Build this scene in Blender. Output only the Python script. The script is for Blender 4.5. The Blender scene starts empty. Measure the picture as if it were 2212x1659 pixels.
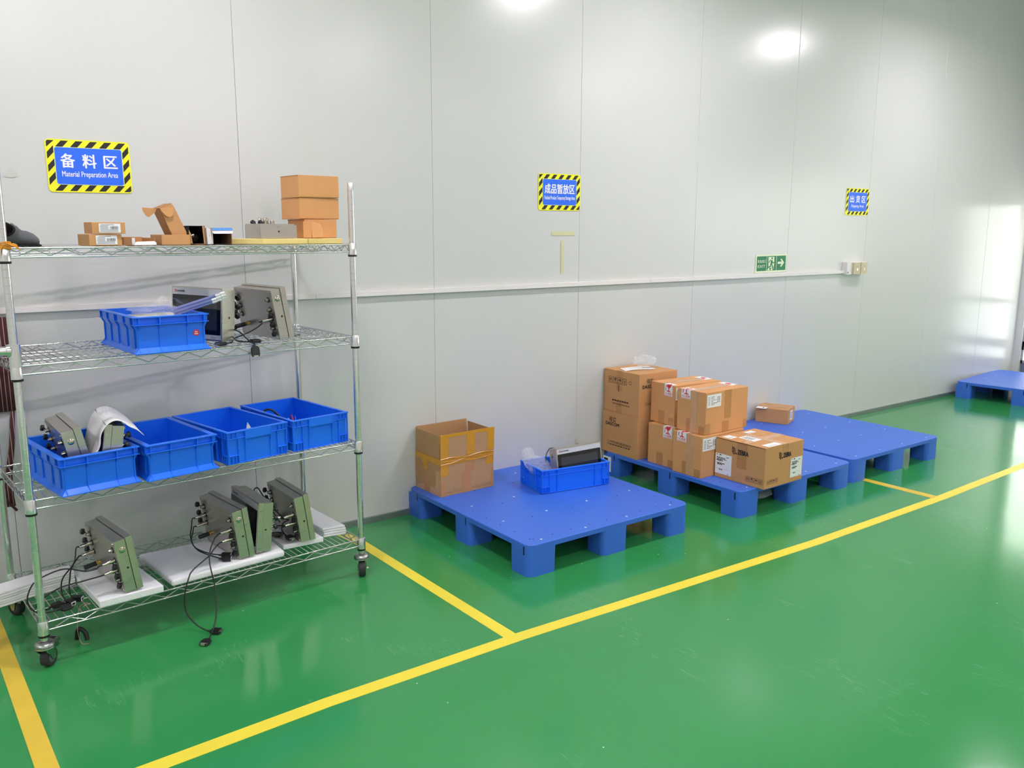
import bpy, bmesh, math, random
from mathutils import Matrix, Vector
random.seed(7)
SC = bpy.context.scene
COL = SC.collection
PI = math.pi
R = math.radians

# ------------------------------------------------------------------ camera, world, exposure
cd = bpy.data.cameras.new('camera')
cam = bpy.data.objects.new('camera', cd)
COL.objects.link(cam)
cd.sensor_width = 36.0
cd.lens = 1824.258 * 36.0 / 2212.0
cd.clip_start = 0.05
_R = Vector((0.80786246, -0.58936481, 0.0027125))
_U = Vector((0.10384836, 0.14687584, 0.98368847))
_F = Vector((0.58014977, 0.7944033, -0.17986005))
cam.matrix_world = Matrix(((_R.x, _U.x, -_F.x, 0.0), (_R.y, _U.y, -_F.y, -3.81964645),
                           (_R.z, _U.z, -_F.z, 1.5), (0, 0, 0, 1)))
SC.camera = cam
SC.view_settings.view_transform = 'Standard'
SC.view_settings.look = 'None'
SC.view_settings.gamma = 1.0
SC.view_settings.use_curve_mapping = False
SC.view_settings.exposure = -0.48
w = bpy.data.worlds.new('world')
SC.world = w
w.use_nodes = True
w.node_tree.nodes['Background'].inputs[0].default_value = (0.8, 0.9, 1.0, 1)
w.node_tree.nodes['Background'].inputs[1].default_value = 0.3
CEIL = 3.8
LAMP_Z = 3.2
LAMP_XY = [(x, y) for y in (-1.2, -3.9, -6.6, -9.3) for x in (-2.05, 0.85, 3.75, 6.65)]  # farthest row is unseen, added to even out the light on the wall
LAMP_STRENGTH = 385.0
WINDOW_STRENGTH = 5.0

# ------------------------------------------------------------------ materials
def lin(c):
    r = []
    for v in c:
        v /= 255.0
        r.append(v / 12.92 if v <= 0.04045 else ((v + 0.055) / 1.055) ** 2.4)
    return (r[0], r[1], r[2], 1.0)

M = {}
def mat(name, rgb, rough=0.5, metal=0.0, var=0.0, vscale=12.0, bump=0.0, bscale=60.0, stretch=(1, 1, 1),
        spec=0.5, coat=0.0, trans=0.0, alpha=1.0, emit=0.0, rvar=0.0):
    m = bpy.data.materials.new(name)
    m.use_nodes = True
    nt = m.node_tree
    b = nt.nodes['Principled BSDF']
    I = b.inputs
    col = lin(rgb)
    I['Base Color'].default_value = col
    I['Roughness'].default_value = rough
    I['Metallic'].default_value = metal
    I['Specular IOR Level'].default_value = spec
    if coat: I['Coat Weight'].default_value = coat
    if trans: I['Transmission Weight'].default_value = trans
    if alpha < 1: I['Alpha'].default_value = alpha
    if emit:
        I['Emission Color'].default_value = col
        I['Emission Strength'].default_value = emit
    if var or bump or rvar:
        tc = nt.nodes.new('ShaderNodeTexCoord')
        mp = nt.nodes.new('ShaderNodeMapping')
        mp.inputs['Scale'].default_value = stretch
        nt.links.new(tc.outputs['Object'], mp.inputs['Vector'])
    if var or rvar:
        n = nt.nodes.new('ShaderNodeTexNoise')
        n.inputs['Scale'].default_value = vscale
        n.inputs['Detail'].default_value = 5
        nt.links.new(mp.outputs[0], n.inputs['Vector'])
        if var:
            mx = nt.nodes.new('ShaderNodeMix')
            mx.data_type = 'RGBA'
            mx.inputs['A'].default_value = tuple(max(0, c * (1 - var)) for c in col[:3]) + (1,)
            mx.inputs['B'].default_value = tuple(min(1, c * (1 + var)) for c in col[:3]) + (1,)
            nt.links.new(n.outputs['Fac'], mx.inputs['Factor'])
            nt.links.new(mx.outputs['Result'], I['Base Color'])
        if rvar:
            mr = nt.nodes.new('ShaderNodeMapRange')
            mr.inputs['From Min'].default_value = 0.3
            mr.inputs['From Max'].default_value = 0.7
            mr.inputs['To Min'].default_value = rough - rvar
            mr.inputs['To Max'].default_value = rough + rvar
            nt.links.new(n.outputs['Fac'], mr.inputs['Value'])
            nt.links.new(mr.outputs[0], I['Roughness'])
    if bump:
        n2 = nt.nodes.new('ShaderNodeTexNoise')
        n2.inputs['Scale'].default_value = bscale
        n2.inputs['Detail'].default_value = 3
        nt.links.new(mp.outputs[0], n2.inputs['Vector'])
        bp = nt.nodes.new('ShaderNodeBump')
        bp.inputs['Strength'].default_value = bump
        bp.inputs['Distance'].default_value = 0.01
        nt.links.new(n2.outputs['Fac'], bp.inputs['Height'])
        nt.links.new(bp.outputs[0], I['Normal'])
    M[name] = m
    return m

mat('wall_panel', (214, 214, 212), 0.24, var=0.012, vscale=0.8, bump=0.06, bscale=3.0, stretch=(3.0, 1, 0.35), spec=0.5)
mat('plain_wall', (222, 222, 218), 0.5)
mat('seam_dark', (140, 142, 144), 0.6)
mat('bounce_floor', (206, 204, 200), 0.3)
mat('ceiling', (242, 242, 240), 0.6)
mat('kick_metal', (150, 158, 156), 0.4, metal=0.7, var=0.1)
mat('lamp_body', (240, 240, 240), 0.4)
mat('lamp_glow', (255, 247, 253), 0.5, emit=LAMP_STRENGTH)
mat('lamp_glow_fill', (255, 247, 253), 0.5, emit=LAMP_STRENGTH * 0.85)
mat('window_glow', (247, 250, 240), 0.4, emit=WINDOW_STRENGTH)
mat('window_frame', (176, 180, 186), 0.35, metal=0.2)
mat('door_panel', (112, 124, 150), 0.4)
mat('tape_yellow', (244, 224, 66), 0.42, var=0.10, vscale=5)
mat('tape_worn', (230, 196, 66), 0.45, var=0.14, vscale=9)
mat('pallet', (60, 112, 222), 0.42, var=0.05, vscale=6, bump=0.04, bscale=90)
mat('pallet_hole', (16, 30, 84), 0.7)
mat('pallet_dot', (214, 224, 240), 0.5)
mat('crate', (22, 116, 250), 0.33, var=0.04, vscale=8, bump=0.02, bscale=40)
mat('cardboard', (206, 152, 100), 0.78, var=0.07, vscale=18, bump=0.03, bscale=160)
mat('cardboard_bright', (220, 160, 104), 0.75, var=0.05, vscale=18, bump=0.03, bscale=160)
mat('cardboard_old', (186, 144, 100), 0.8, var=0.07, vscale=16, bump=0.04, bscale=120)
mat('cardboard_in_shade', (168, 120, 78), 0.85, var=0.06, vscale=18)  # inner card; its darker tone also paints shade on the raised mailer lid
mat('cardboard_edge', (104, 70, 44), 0.9)
mat('brown_tape', (194, 138, 86), 0.22, var=0.05, vscale=20, bump=0.05, bscale=50)
mat('pale_tape', (212, 162, 118), 0.22, var=0.05, vscale=30, bump=0.1, bscale=70, stretch=(1, 1, 0.25))
mat('yellow_tape', (214, 150, 26), 0.25, var=0.08, vscale=22, bump=0.06, bscale=40)
mat('black_card', (20, 17, 16), 0.7)
mat('white_card', (236, 228, 228), 0.6)
mat('label_white', (244, 244, 246), 0.55)
mat('ink', (26, 26, 30), 0.7)
mat('ink_soft', (92, 92, 100), 0.7)
mat('ink_brown', (58, 42, 34), 0.75)
mat('ink_red', (222, 44, 44), 0.6)
mat('sign_yellow', (250, 246, 38), 0.45)
mat('sign_black', (30, 28, 26), 0.55)
mat('sign_blue', (40, 110, 250), 0.45)
mat('sign_white', (246, 246, 252), 0.5)
mat('sign_pale', (222, 238, 206), 0.5)
mat('exit_green', (24, 128, 84), 0.45)
mat('exit_cream', (236, 246, 212), 0.5)
mat('masking', (214, 210, 168), 0.6)
mat('trunking', (238, 232, 230), 0.4)
mat('beige_plastic', (206, 192, 160), 0.35)
mat('chrome', (226, 226, 226), 0.17, metal=0.9, rvar=0.05, vscale=30)
mat('groove', (150, 150, 150), 0.3, metal=1.0)
mat('zinc', (176, 178, 176), 0.3, metal=1.0, rvar=0.08, vscale=25)
mat('rubber', (44, 44, 44), 0.7, var=0.25, vscale=30)
mat('wheel_grey', (96, 98, 102), 0.5)
mat('black_plastic', (22, 22, 24), 0.42)
mat('cable_black', (20, 20, 22), 0.4)
mat('steel', (200, 194, 186), 0.30, metal=0.92, var=0.02, vscale=10, rvar=0.03, stretch=(1, 1, 10))
mat('steel_edge', (206, 202, 196), 0.25, metal=1.0)
mat('nickel', (206, 198, 186), 0.2, metal=1.0)
mat('gold', (206, 170, 84), 0.25, metal=1.0)
mat('film_silver', (206, 206, 212), 0.42)
mat('glass_black', (14, 14, 18), 0.12, spec=0.6)
mat('display', (50, 54, 62), 0.08, spec=0.7)
mat('foam', (238, 238, 242), 0.85, var=0.02, vscale=50, bump=0.2, bscale=140)
mat('foam_yellow', (240, 216, 140), 0.85, var=0.03, vscale=30, bump=0.08, bscale=200)
mat('foam_sheet', (236, 234, 236), 0.7, bump=0.05, bscale=30)
mat('paper', (244, 242, 240), 0.7)
mat('plastic_bag', (240, 243, 248), 0.1, alpha=0.24, bump=0.25, bscale=60, spec=1.0)
mat('tube_clear', (150, 160, 220), 0.1, alpha=0.55, spec=0.8)
mat('felt', (92, 94, 98), 0.95, var=0.12, vscale=120, bump=0.1, bscale=300)
mat('felt_brown', (66, 40, 34), 0.9)
mat('felt_black', (22, 20, 20), 0.9)
mat('rope', (222, 150, 48), 0.8, var=0.15, vscale=80, bump=0.3, bscale=200)
mat('lining', (186, 186, 190), 0.6, var=0.05, vscale=10, bump=0.15, bscale=14)
mat('wire_pink', (206, 150, 146), 0.5)
mat('blue_box', (52, 128, 226), 0.4)
mat('light_blue', (120, 190, 244), 0.4)
mat('red_tag', (214, 40, 34), 0.45)
mat('smudge', (206, 205, 200), 0.6)

def stripe_mat():
    m = bpy.data.materials.new('pinstripe')
    m.use_nodes = True
    nt = m.node_tree
    b = nt.nodes['Principled BSDF']
    b.inputs['Roughness'].default_value = 0.85
    tc = nt.nodes.new('ShaderNodeTexCoord')
    wv = nt.nodes.new('ShaderNodeTexWave')
    wv.wave_type = 'BANDS'
    wv.bands_direction = 'X'
    wv.inputs['Scale'].default_value = 22
    rp = nt.nodes.new('ShaderNodeValToRGB')
    rp.color_ramp.elements[0].position = 0.93
    rp.color_ramp.elements[0].color = lin((74, 30, 32))
    rp.color_ramp.elements[1].position = 0.97
    rp.color_ramp.elements[1].color = lin((190, 168, 160))
    nt.links.new(tc.outputs['Object'], wv.inputs['Vector'])
    nt.links.new(wv.outputs['Fac'], rp.inputs['Fac'])
    nt.links.new(rp.outputs[0], b.inputs['Base Color'])
    M['pinstripe'] = m
stripe_mat()

def floor_mat():
    m = bpy.data.materials.new('green_epoxy')
    m.use_nodes = True
    nt = m.node_tree
    N, L = nt.nodes, nt.links
    b = N['Principled BSDF']
    tc = N.new('ShaderNodeTexCoord')
    n1 = N.new('ShaderNodeTexNoise'); n1.inputs['Scale'].default_value = 1.1; n1.inputs['Detail'].default_value = 6
    L.new(tc.outputs['Object'], n1.inputs['Vector'])
    mx = N.new('ShaderNodeMix'); mx.data_type = 'RGBA'
    mx.inputs['A'].default_value = lin((48, 140, 74))
    mx.inputs['B'].default_value = lin((58, 152, 86))
    L.new(n1.outputs['Fac'], mx.inputs['Factor'])
    # white dust specks
    vo = N.new('ShaderNodeTexVoronoi'); vo.inputs['Scale'].default_value = 9.0; vo.inputs['Randomness'].default_value = 1.0
    L.new(tc.outputs['Object'], vo.inputs['Vector'])
    lt = N.new('ShaderNodeMath'); lt.operation = 'LESS_THAN'; lt.inputs[1].default_value = 0.024
    L.new(vo.outputs['Distance'], lt.inputs[0])
    sepc = N.new('ShaderNodeSeparateColor'); L.new(vo.outputs['Color'], sepc.inputs[0])
    g2 = N.new('ShaderNodeMath'); g2.operation = 'GREATER_THAN'; g2.inputs[1].default_value = 0.45
    L.new(sepc.outputs[0], g2.inputs[0])
    mu = N.new('ShaderNodeMath'); mu.operation = 'MULTIPLY'
    L.new(lt.outputs[0], mu.inputs[0]); L.new(g2.outputs[0], mu.inputs[1])
    # thin scratches
    def scratch(rot, sc, thr):
        mp = N.new('ShaderNodeMapping'); mp.inputs['Rotation'].default_value = (0, 0, rot)
        mp.inputs['Scale'].default_value = (sc, sc * 0.05, 1)
        L.new(tc.outputs['Object'], mp.inputs['Vector'])
        nn = N.new('ShaderNodeTexNoise'); nn.inputs['Scale'].default_value = 6; nn.inputs['Detail'].default_value = 2; nn.inputs['Distortion'].default_value = 0.6
        L.new(mp.outputs[0], nn.inputs['Vector'])
        s = N.new('ShaderNodeMath'); s.operation = 'SUBTRACT'; s.inputs[1].default_value = 0.5; L.new(nn.outputs['Fac'], s.inputs[0])
        a = N.new('ShaderNodeMath'); a.operation = 'ABSOLUTE'; L.new(s.outputs[0], a.inputs[0])
        t = N.new('ShaderNodeMath'); t.operation = 'LESS_THAN'; t.inputs[1].default_value = thr; L.new(a.outputs[0], t.inputs[0])
        return t
    msk = N.new('ShaderNodeTexNoise'); msk.inputs['Scale'].default_value = 2.6; msk.inputs['Detail'].default_value = 4
    L.new(tc.outputs['Object'], msk.inputs['Vector'])
    mk = N.new('ShaderNodeMath'); mk.operation = 'GREATER_THAN'; mk.inputs[1].default_value = 0.60
    L.new(msk.outputs['Fac'], mk.inputs[0])
    a1 = scratch(0.5, 7.0, 0.0045); a2 = scratch(-0.8, 9.0, 0.0035)
    ad = N.new('ShaderNodeMath'); ad.operation = 'MAXIMUM'; L.new(a1.outputs[0], ad.inputs[0]); L.new(a2.outputs[0], ad.inputs[1])
    am = N.new('ShaderNodeMath'); am.operation = 'MULTIPLY'; L.new(ad.outputs[0], am.inputs[0]); L.new(mk.outputs[0], am.inputs[1])
    as_ = N.new('ShaderNodeMath'); as_.operation = 'MULTIPLY'; as_.inputs[1].default_value = 0.10; L.new(am.outputs[0], as_.inputs[0])
    tot = N.new('ShaderNodeMath'); tot.operation = 'MAXIMUM'; L.new(mu.outputs[0], tot.inputs[0]); L.new(as_.outputs[0], tot.inputs[1])
    m2 = N.new('ShaderNodeMix'); m2.data_type = 'RGBA'
    L.new(mx.outputs['Result'], m2.inputs['A'])
    m2.inputs['B'].default_value = lin((206, 224, 208))
    L.new(tot.outputs[0], m2.inputs['Factor'])
    L.new(m2.outputs['Result'], b.inputs['Base Color'])
    n3 = N.new('ShaderNodeTexNoise'); n3.inputs['Scale'].default_value = 3; n3.inputs['Detail'].default_value = 6
    L.new(tc.outputs['Object'], n3.inputs['Vector'])
    mr = N.new('ShaderNodeMapRange'); mr.inputs['To Min'].default_value = 0.09; mr.inputs['To Max'].default_value = 0.17
    L.new(n3.outputs['Fac'], mr.inputs['Value'])
    L.new(mr.outputs[0], b.inputs['Roughness'])
    n4 = N.new('ShaderNodeTexNoise'); n4.inputs['Scale'].default_value = 5; n4.inputs['Detail'].default_value = 2
    L.new(tc.outputs['Object'], n4.inputs['Vector'])
    bp = N.new('ShaderNodeBump'); bp.inputs['Strength'].default_value = 0.05; bp.inputs['Distance'].default_value = 0.01
    L.new(n4.outputs['Fac'], bp.inputs['Height']); L.new(bp.outputs[0], b.inputs['Normal'])
    b.inputs['Specular IOR Level'].default_value = 0.45
    M['green_epoxy'] = m
floor_mat()

# ------------------------------------------------------------------ mesh builder
def text_geo(s, size=1.0, bold=0.0):
    cu = bpy.data.curves.new('tmp', 'FONT')
    cu.body = s
    cu.size = size
    cu.offset = bold * size
    cu.resolution_u = 2
    o = bpy.data.objects.new('tmp', cu)
    COL.objects.link(o)
    dg = bpy.context.evaluated_depsgraph_get()
    dg.update()
    me = bpy.data.meshes.new_from_object(o.evaluated_get(dg))
    vs = [(v.co.x, v.co.y) for v in me.vertices]
    fs = [tuple(p.vertices) for p in me.polygons]
    bpy.data.objects.remove(o)
    bpy.data.curves.remove(cu)
    bpy.data.meshes.remove(me)
    return vs, fs

def catmull(pts, n=8):
    P = [Vector(p) for p in pts]
    P = [P[0] * 2 - P[1]] + P + [P[-1] * 2 - P[-2]]
    out = []
    for i in range(1, len(P) - 2):
        a, b, c, d = P[i - 1], P[i], P[i + 1], P[i + 2]
        for k in range(n):
            t = k / n
            out.append(0.5 * ((2 * b) + (c - a) * t + (2 * a - 5 * b + 4 * c - d) * t * t + (3 * b - a - 3 * c + d) * t ** 3))
    out.append(P[-2])
    return out

class MB:
    def __init__(s):
        s.v, s.f, s.mi, s.mats = [], [], [], []
        s.X = Matrix.Identity(4)
    def idx(s, m):
        if m not in s.mats: s.mats.append(m)
        return s.mats.index(m)
    def add(s, vs, fs, m, X=None):
        T = s.X if X is None else s.X @ X
        o = len(s.v)
        s.v += [tuple(T @ Vector(v)) for v in vs]
        i = s.idx(m)
        for f in fs:
            s.f.append(tuple(o + k for k in f))
            s.mi.append(i)
        return s
    def box(s, lo, hi, m, X=None):
        x0, y0, z0 = lo; x1, y1, z1 = hi
        vs = [(x0, y0, z0), (x1, y0, z0), (x1, y1, z0), (x0, y1, z0), (x0, y0, z1), (x1, y0, z1), (x1, y1, z1), (x0, y1, z1)]
        fs = [(0, 3, 2, 1), (4, 5, 6, 7), (0, 1, 5, 4), (1, 2, 6, 5), (2, 3, 7, 6), (3, 0, 4, 7)]
        return s.add(vs, fs, m, X)
    def prism(s, poly, z0, z1, m, X=None, top=None):
        n = len(poly)
        tp = top or poly
        vs = [(p[0], p[1], z0) for p in poly] + [(p[0], p[1], z1) for p in tp]
        fs = [tuple(range(n - 1, -1, -1)), tuple(range(n, 2 * n))] + [(i, (i + 1) % n, n + (i + 1) % n, n + i) for i in range(n)]
        return s.add(vs, fs, m, X)
    def poly(s, pts, m, X=None, z=0.0):
        return s.add([(p[0], p[1], p[2] if len(p) > 2 else z) for p in pts], [tuple(range(len(pts)))], m, X)
    def tube(s, pts, r, m, n=8, X=None, caps=True):
        P = [Vector(p) for p in pts]
        rs = r if isinstance(r, (list, tuple)) else [r] * len(P)
        vs, fs = [], []
        prev = None
        for i, p in enumerate(P):
            d = (P[min(i + 1, len(P) - 1)] - P[max(i - 1, 0)])
            d = d.normalized() if d.length > 1e-9 else Vector((0, 0, 1))
            if prev is None:
                u = d.orthogonal().normalized()
            else:
                u = prev - d * prev.dot(d)
                u = u.normalized() if u.length > 1e-6 else d.orthogonal().normalized()
            prev = u
            q = d.cross(u)
            for k in range(n):
                a = 2 * PI * k / n
                vs.append(p + (u * math.cos(a) + q * math.sin(a)) * rs[i])
        for i in range(len(P) - 1):
            for k in range(n):
                fs.append((i * n + k, i * n + (k + 1) % n, (i + 1) * n + (k + 1) % n, (i + 1) * n + k))
        if caps:
            fs.append(tuple(range(n - 1, -1, -1)))
            fs.append(tuple((len(P) - 1) * n + k for k in range(n)))
        return s.add(vs, fs, m, X)
    def lathe(s, prof, m, n=16, X=None, caps=True):
        vs, fs = [], []
        for r, z in prof:
            for k in range(n):
                a = 2 * PI * k / n
                vs.append((r * math.cos(a), r * math.sin(a), z))
        for i in range(len(prof) - 1):
            for k in range(n):
                fs.append((i * n + k, i * n + (k + 1) % n, (i + 1) * n + (k + 1) % n, (i + 1) * n + k))
        if caps:
            fs.append(tuple(range(n - 1, -1, -1)))
            fs.append(tuple((len(prof) - 1) * n + k for k in range(n)))
        return s.add(vs, fs, m, X)
    def grid(s, rows, m, X=None, closed=False):
        nr, nc = len(rows), len(rows[0])
        vs = [p for r in rows for p in r]
        fs = []
        for i in range(nr - 1):
            for j in range(nc if closed else nc - 1):
                j2 = (j + 1) % nc
                fs.append((i * nc + j, i * nc + j2, (i + 1) * nc + j2, (i + 1) * nc + j))
        return s.add(vs, fs, m, X)
    def text(s, t, x, y, size, m, X=None, width=None, bold=0.0, z=0.0004, center=False, sy=1.0):
        vs, fs = text_geo(t, size, 0.0)
        if not vs: return s
        x0, x1 = min(v[0] for v in vs), max(v[0] for v in vs)
        k = (width / (x1 - x0)) if width else 1.0
        off = -(x1 - x0) * k / 2 if center else 0
        d = bold * size
        for j, (dx, dy) in enumerate(((0, 0), (-d, 0), (d, 0), (0, d * 0.7), (0, -d * 0.7)) if bold else ((0, 0),)):
            s.add([((v[0] - x0) * k + x + off + dx, v[1] * sy + y + dy, z + j * 0.00002) for v in vs], fs, m, X)
        return s
    def build(s, name, parent=None, mat4=None, bevel=0.0, seg=2, smooth=0, solid=0.0):
        me = bpy.data.meshes.new(name)
        me.from_pydata(s.v, [], s.f)
        for m in s.mats: me.materials.append(M[m])
        for p, i in zip(me.polygons, s.mi): p.material_index = i
        bm = bmesh.new(); bm.from_mesh(me)
        bmesh.ops.recalc_face_normals(bm, faces=[f for f in bm.faces if len(bm.faces) > 1 and f.is_valid and any(not e.is_boundary for e in f.edges)])
        bm.to_mesh(me); bm.free()
        if smooth:
            me.shade_smooth()
            me.set_sharp_from_angle(angle=R(smooth))
        o = bpy.data.objects.new(name, me)
        COL.objects.link(o)
        if parent: o.parent = parent
        if mat4 is not None: o.matrix_basis = mat4
        if solid:
            sm = o.modifiers.new('solid', 'SOLIDIFY'); sm.thickness = solid; sm.offset = 0
        if bevel:
            b = o.modifiers.new('bevel', 'BEVEL'); b.width = bevel; b.segments = seg; b.limit_method = 'ANGLE'; b.angle_limit = R(40)
            b.harden_normals = False
        return o

def tag(o, label=None, cat=None, group=None, kind=None):
    if label: o['label'] = label
    if cat: o['category'] = cat
    if group: o['group'] = group
    if kind: o['kind'] = kind
    return o
def thing(name, mat4, label, cat, group=None):
    o = bpy.data.objects.new(name, None)
    COL.objects.link(o)
    o.empty_display_size = 0.05
    o.matrix_basis = mat4
    return tag(o, label, cat, group)
def copy_tree(o, parent=None):
    c = o.copy(); COL.objects.link(c)
    if parent is not None:
        c.parent = parent
    for ch in list(o.children): copy_tree(ch, c)
    return c
def T(x, y, z): return Matrix.Translation((x, y, z))
def RZ(a): return Matrix.Rotation(a, 4, 'Z')
def RX(a): return Matrix.Rotation(a, 4, 'X')
def RY(a): return Matrix.Rotation(a, 4, 'Y')
def rrect(w, h, r, n=5, x=0.0, y=0.0):
    out = []
    for cx, cy, a0 in ((w - r, h - r, 0), (r, h - r, 90), (r, r, 180), (w - r, r, 270)):
        for k in range(n + 1):
            a = R(a0 + 90 * k / n)
            out.append((x + cx + r * math.cos(a), y + cy + r * math.sin(a)))
    return out
def frame4(o, xa, ya):
    xa = Vector(xa).normalized(); ya = Vector(ya).normalized(); za = xa.cross(ya)
    return Matrix(((xa.x, ya.x, za.x, o[0]), (xa.y, ya.y, za.y, o[1]), (xa.z, ya.z, za.z, o[2]), (0, 0, 0, 1)))
WALLX = lambda x, z, y=-0.002: frame4((x, y, z), (1, 0, 0), (0, 0, 1))   # decal frame on the back wall

# ------------------------------------------------------------------ room
XL, XR, YF = -3.2, 9.02, -11.5
b = MB(); b.box((XL, -4.4, -0.1), (XR, 0.08, 0), 'green_epoxy'); b.box((XL, YF, -0.1), (XR, -4.4, 0), 'bounce_floor')  # unseen pale grey part added to keep bounced light bright and neutral
tag(b.build('floor'), kind='structure')
b = MB(); b.box((XL, YF, CEIL), (XR, 0.08, CEIL + 0.1), 'ceiling')
tag(b.build('ceiling'), kind='structure')
b = MB()
x = 1.2934 - 5 * 0.99007
edges = [XL]
while x < XR:
    if x > XL: edges.append(x)
    x += 0.99007
edges.append(XR)
b.box((XL, 0.012, 0), (XR, 0.08, CEIL), 'seam_dark')
for a, c in zip(edges[:-1], edges[1:]):
    b.box((a + 0.0006, 0.0, 0.03), (c - 0.0006, 0.02, CEIL), 'wall_panel')
tag(b.build('wall_back', bevel=0.002, seg=3), kind='structure')
b = MB(); b.box((XL - 0.1, YF, 0), (XL, 0.08, CEIL), 'plain_wall')
tag(b.build('wall_left'), kind='structure')
b = MB(); b.box((XL, YF - 0.1, 0), (XR, YF, CEIL), 'plain_wall')
tag(b.build('wall_front'), kind='structure')
b = MB()
b.box((1.2934 - 5, -0.012, 0.0), (XR, 0.0, 0.032), 'kick_metal')
tag(b.build('baseboard_back', bevel=0.001), kind='structure')
# right-hand end wall with a glazed opening beside the corner and a long window further on
W1 = (-0.62, -0.068, 0.2, 1.78)      # y0, y1, z0, z1
W2 = (-4.6, -1.9, 0.9, 2.2)
b = MB()
def wbox(y0, y1, z0, z1): b.box((XR, y0, z0), (XR + 0.1, y1, z1), 'plain_wall')
wbox(W1[1], 0.08, 0, CEIL); wbox(W1[0], W1[1], 0, 0.08); wbox(W1[0], W1[1], W1[3], CEIL)
wbox(W2[1], W1[0], 0, CEIL); wbox(W2[0], W2[1], 0, W2[2]); wbox(W2[0], W2[1], W2[3], CEIL); wbox(YF, W2[0], 0, CEIL)
tag(b.build('wall_right'), kind='structure')
b = MB()
b.box((XR + 0.03, W1[0], 0.08), (XR + 0.06, W1[1], 0.2), 'door_panel')
for z0, z1 in ((0.2, 0.23), (0.33, 0.42), (0.78, 0.83), (1.75, 1.78)):
    b.box((XR + 0.02, W1[0], z0), (XR + 0.06, W1[1], z1), 'window_frame')
for y0 in (W1[0], W1[1] - 0.02):
    b.box((XR + 0.02, y0, 0.2), (XR + 0.06, y0 + 0.02, 1.78), 'window_frame')
tag(b.build('door_1', bevel=0.002), kind='structure')
b = MB(); b.box((XR + 0.04, W1[0] + 0.02, 0.2), (XR + 0.045, W1[1] - 0.02, 1.77), 'window_glow')
tag(b.build('window_1'), kind='structure')
b = MB(); b.box((XR + 0.05, W2[0], W2[2]), (XR + 0.055, W2[1], W2[3]), 'window_glow')
for k in range(5):
    y0 = W2[0] + (W2[1] - W2[0] - 0.05) * k / 4
    b.box((XR + 0.02, y0, W2[2]), (XR + 0.07, y0 + 0.05, W2[3]), 'window_frame')
for z0 in (W2[2], W2[3] - 0.05):
    b.box((XR + 0.02, W2[0], z0), (XR + 0.07, W2[1], z0 + 0.05), 'window_frame')
tag(b.build('window_2'), kind='structure')

# ceiling lamps
def ceiling_lamp():
    t = thing('ceiling_lamp', Matrix.Identity(4), 'slim white ceiling light hanging on thin rods above the hall floor', 'lamp', 'ceiling lights above the hall')
    b = MB(); b.box((-0.19, -0.08, -0.05), (0.19, 0.08, 0.0), 'lamp_body'); b.build('housing', t, bevel=0.004)
    b = MB(); b.box((-0.16, -0.05, -0.056), (0.16, 0.05, -0.051), 'lamp_glow'); b.build('diffuser', t)
    for sx in (-0.15, 0.15):
        b = MB(); b.tube([(sx, 0, 0), (sx, 0, CEIL - LAMP_Z)], 0.005, 'lamp_body', 8); b.build('hanging_rod', t)
    return t
for i, (x, y) in enumerate(LAMP_XY):
    o = lp0 = ceiling_lamp() if i == 0 else copy_tree(lp0)
    if i == 0: lp0 = o
    o.matrix_basis = T(x, y, LAMP_Z)
    if i == 4:       # unseen hall rows serve as fill, their glow tuned apart
        hall = [ch for ch in o.children if ch.name.startswith('diffuser')][0]
        hall.data = hall.data.copy(); hall.data.materials[0] = M['lamp_glow_fill']; hall_mesh = hall.data
    elif i > 4:
        for ch in o.children:
            if ch.name.startswith('diffuser'): ch.data = hall_mesh

# ------------------------------------------------------------------ floor tape
def strip(name, up, lo, m, label, z=0.0006):
    b = MB()
    n = len(up)
    vs = [(p[0], p[1], z) for p in up] + [(p[0], p[1], z) for p in lo] + [(p[0], p[1], 0.0) for p in up] + [(p[0], p[1], 0.0) for p in lo]
    fs = [(i, n + i, n + i + 1, i + 1) for i in range(n - 1)]
    fs += [(2 * n + i, i, i + 1, 2 * n + i + 1) for i in range(n - 1)] + [(n + i, 3 * n + i, 3 * n + i + 1, n + i + 1) for i in range(n - 1)]
    b.add(vs, fs, m)
    o = b.build(name)
    return tag(o, label, 'floor marking', 'yellow floor tape lines')
lu = [(0.24, -1.466), (0.409, -1.455), (0.687, -1.443), (0.994, -1.430), (1.76, -1.433), (2.6, -1.466), (3.511, -1.499), (4.72, -1.498), (5.9, -1.462), (7.4, -1.44), (8.9, -1.43)]
strip('floor_tape', lu, [(x, y - 0.057) for x, y in lu], 'tape_yellow', 'long yellow floor tape line running along the whole floor in front of the pallets')
strip('floor_tape', [(1.705, 0.0 - 0.02), (1.735, -0.235), (1.762, -1.44)], [(1.647, -0.02), (1.68, -0.235), (1.708, -1.47)], 'tape_yellow', 'yellow floor tape line between the wire rack and the taped carton pallet', 0.0009)
strip('floor_tape', [(4.700, -0.5), (4.709, -1.033), (4.72, -1.50)], [(4.648, -0.5), (4.655, -1.064), (4.66, -1.51)], 'tape_worn', 'short yellow floor tape line coming out from under the empty-topped pallet', 0.0009)
strip('floor_tape', [(0.20, -0.05), (0.212, -0.4), (0.241, -1.36), (0.262, -2.0)], [(0.147, -0.05), (0.158, -0.4), (0.184, -1.36), (0.206, -2.0)], 'tape_worn', 'worn yellow floor tape line passing beside the braked castor of the rack', 0.0009)

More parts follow.
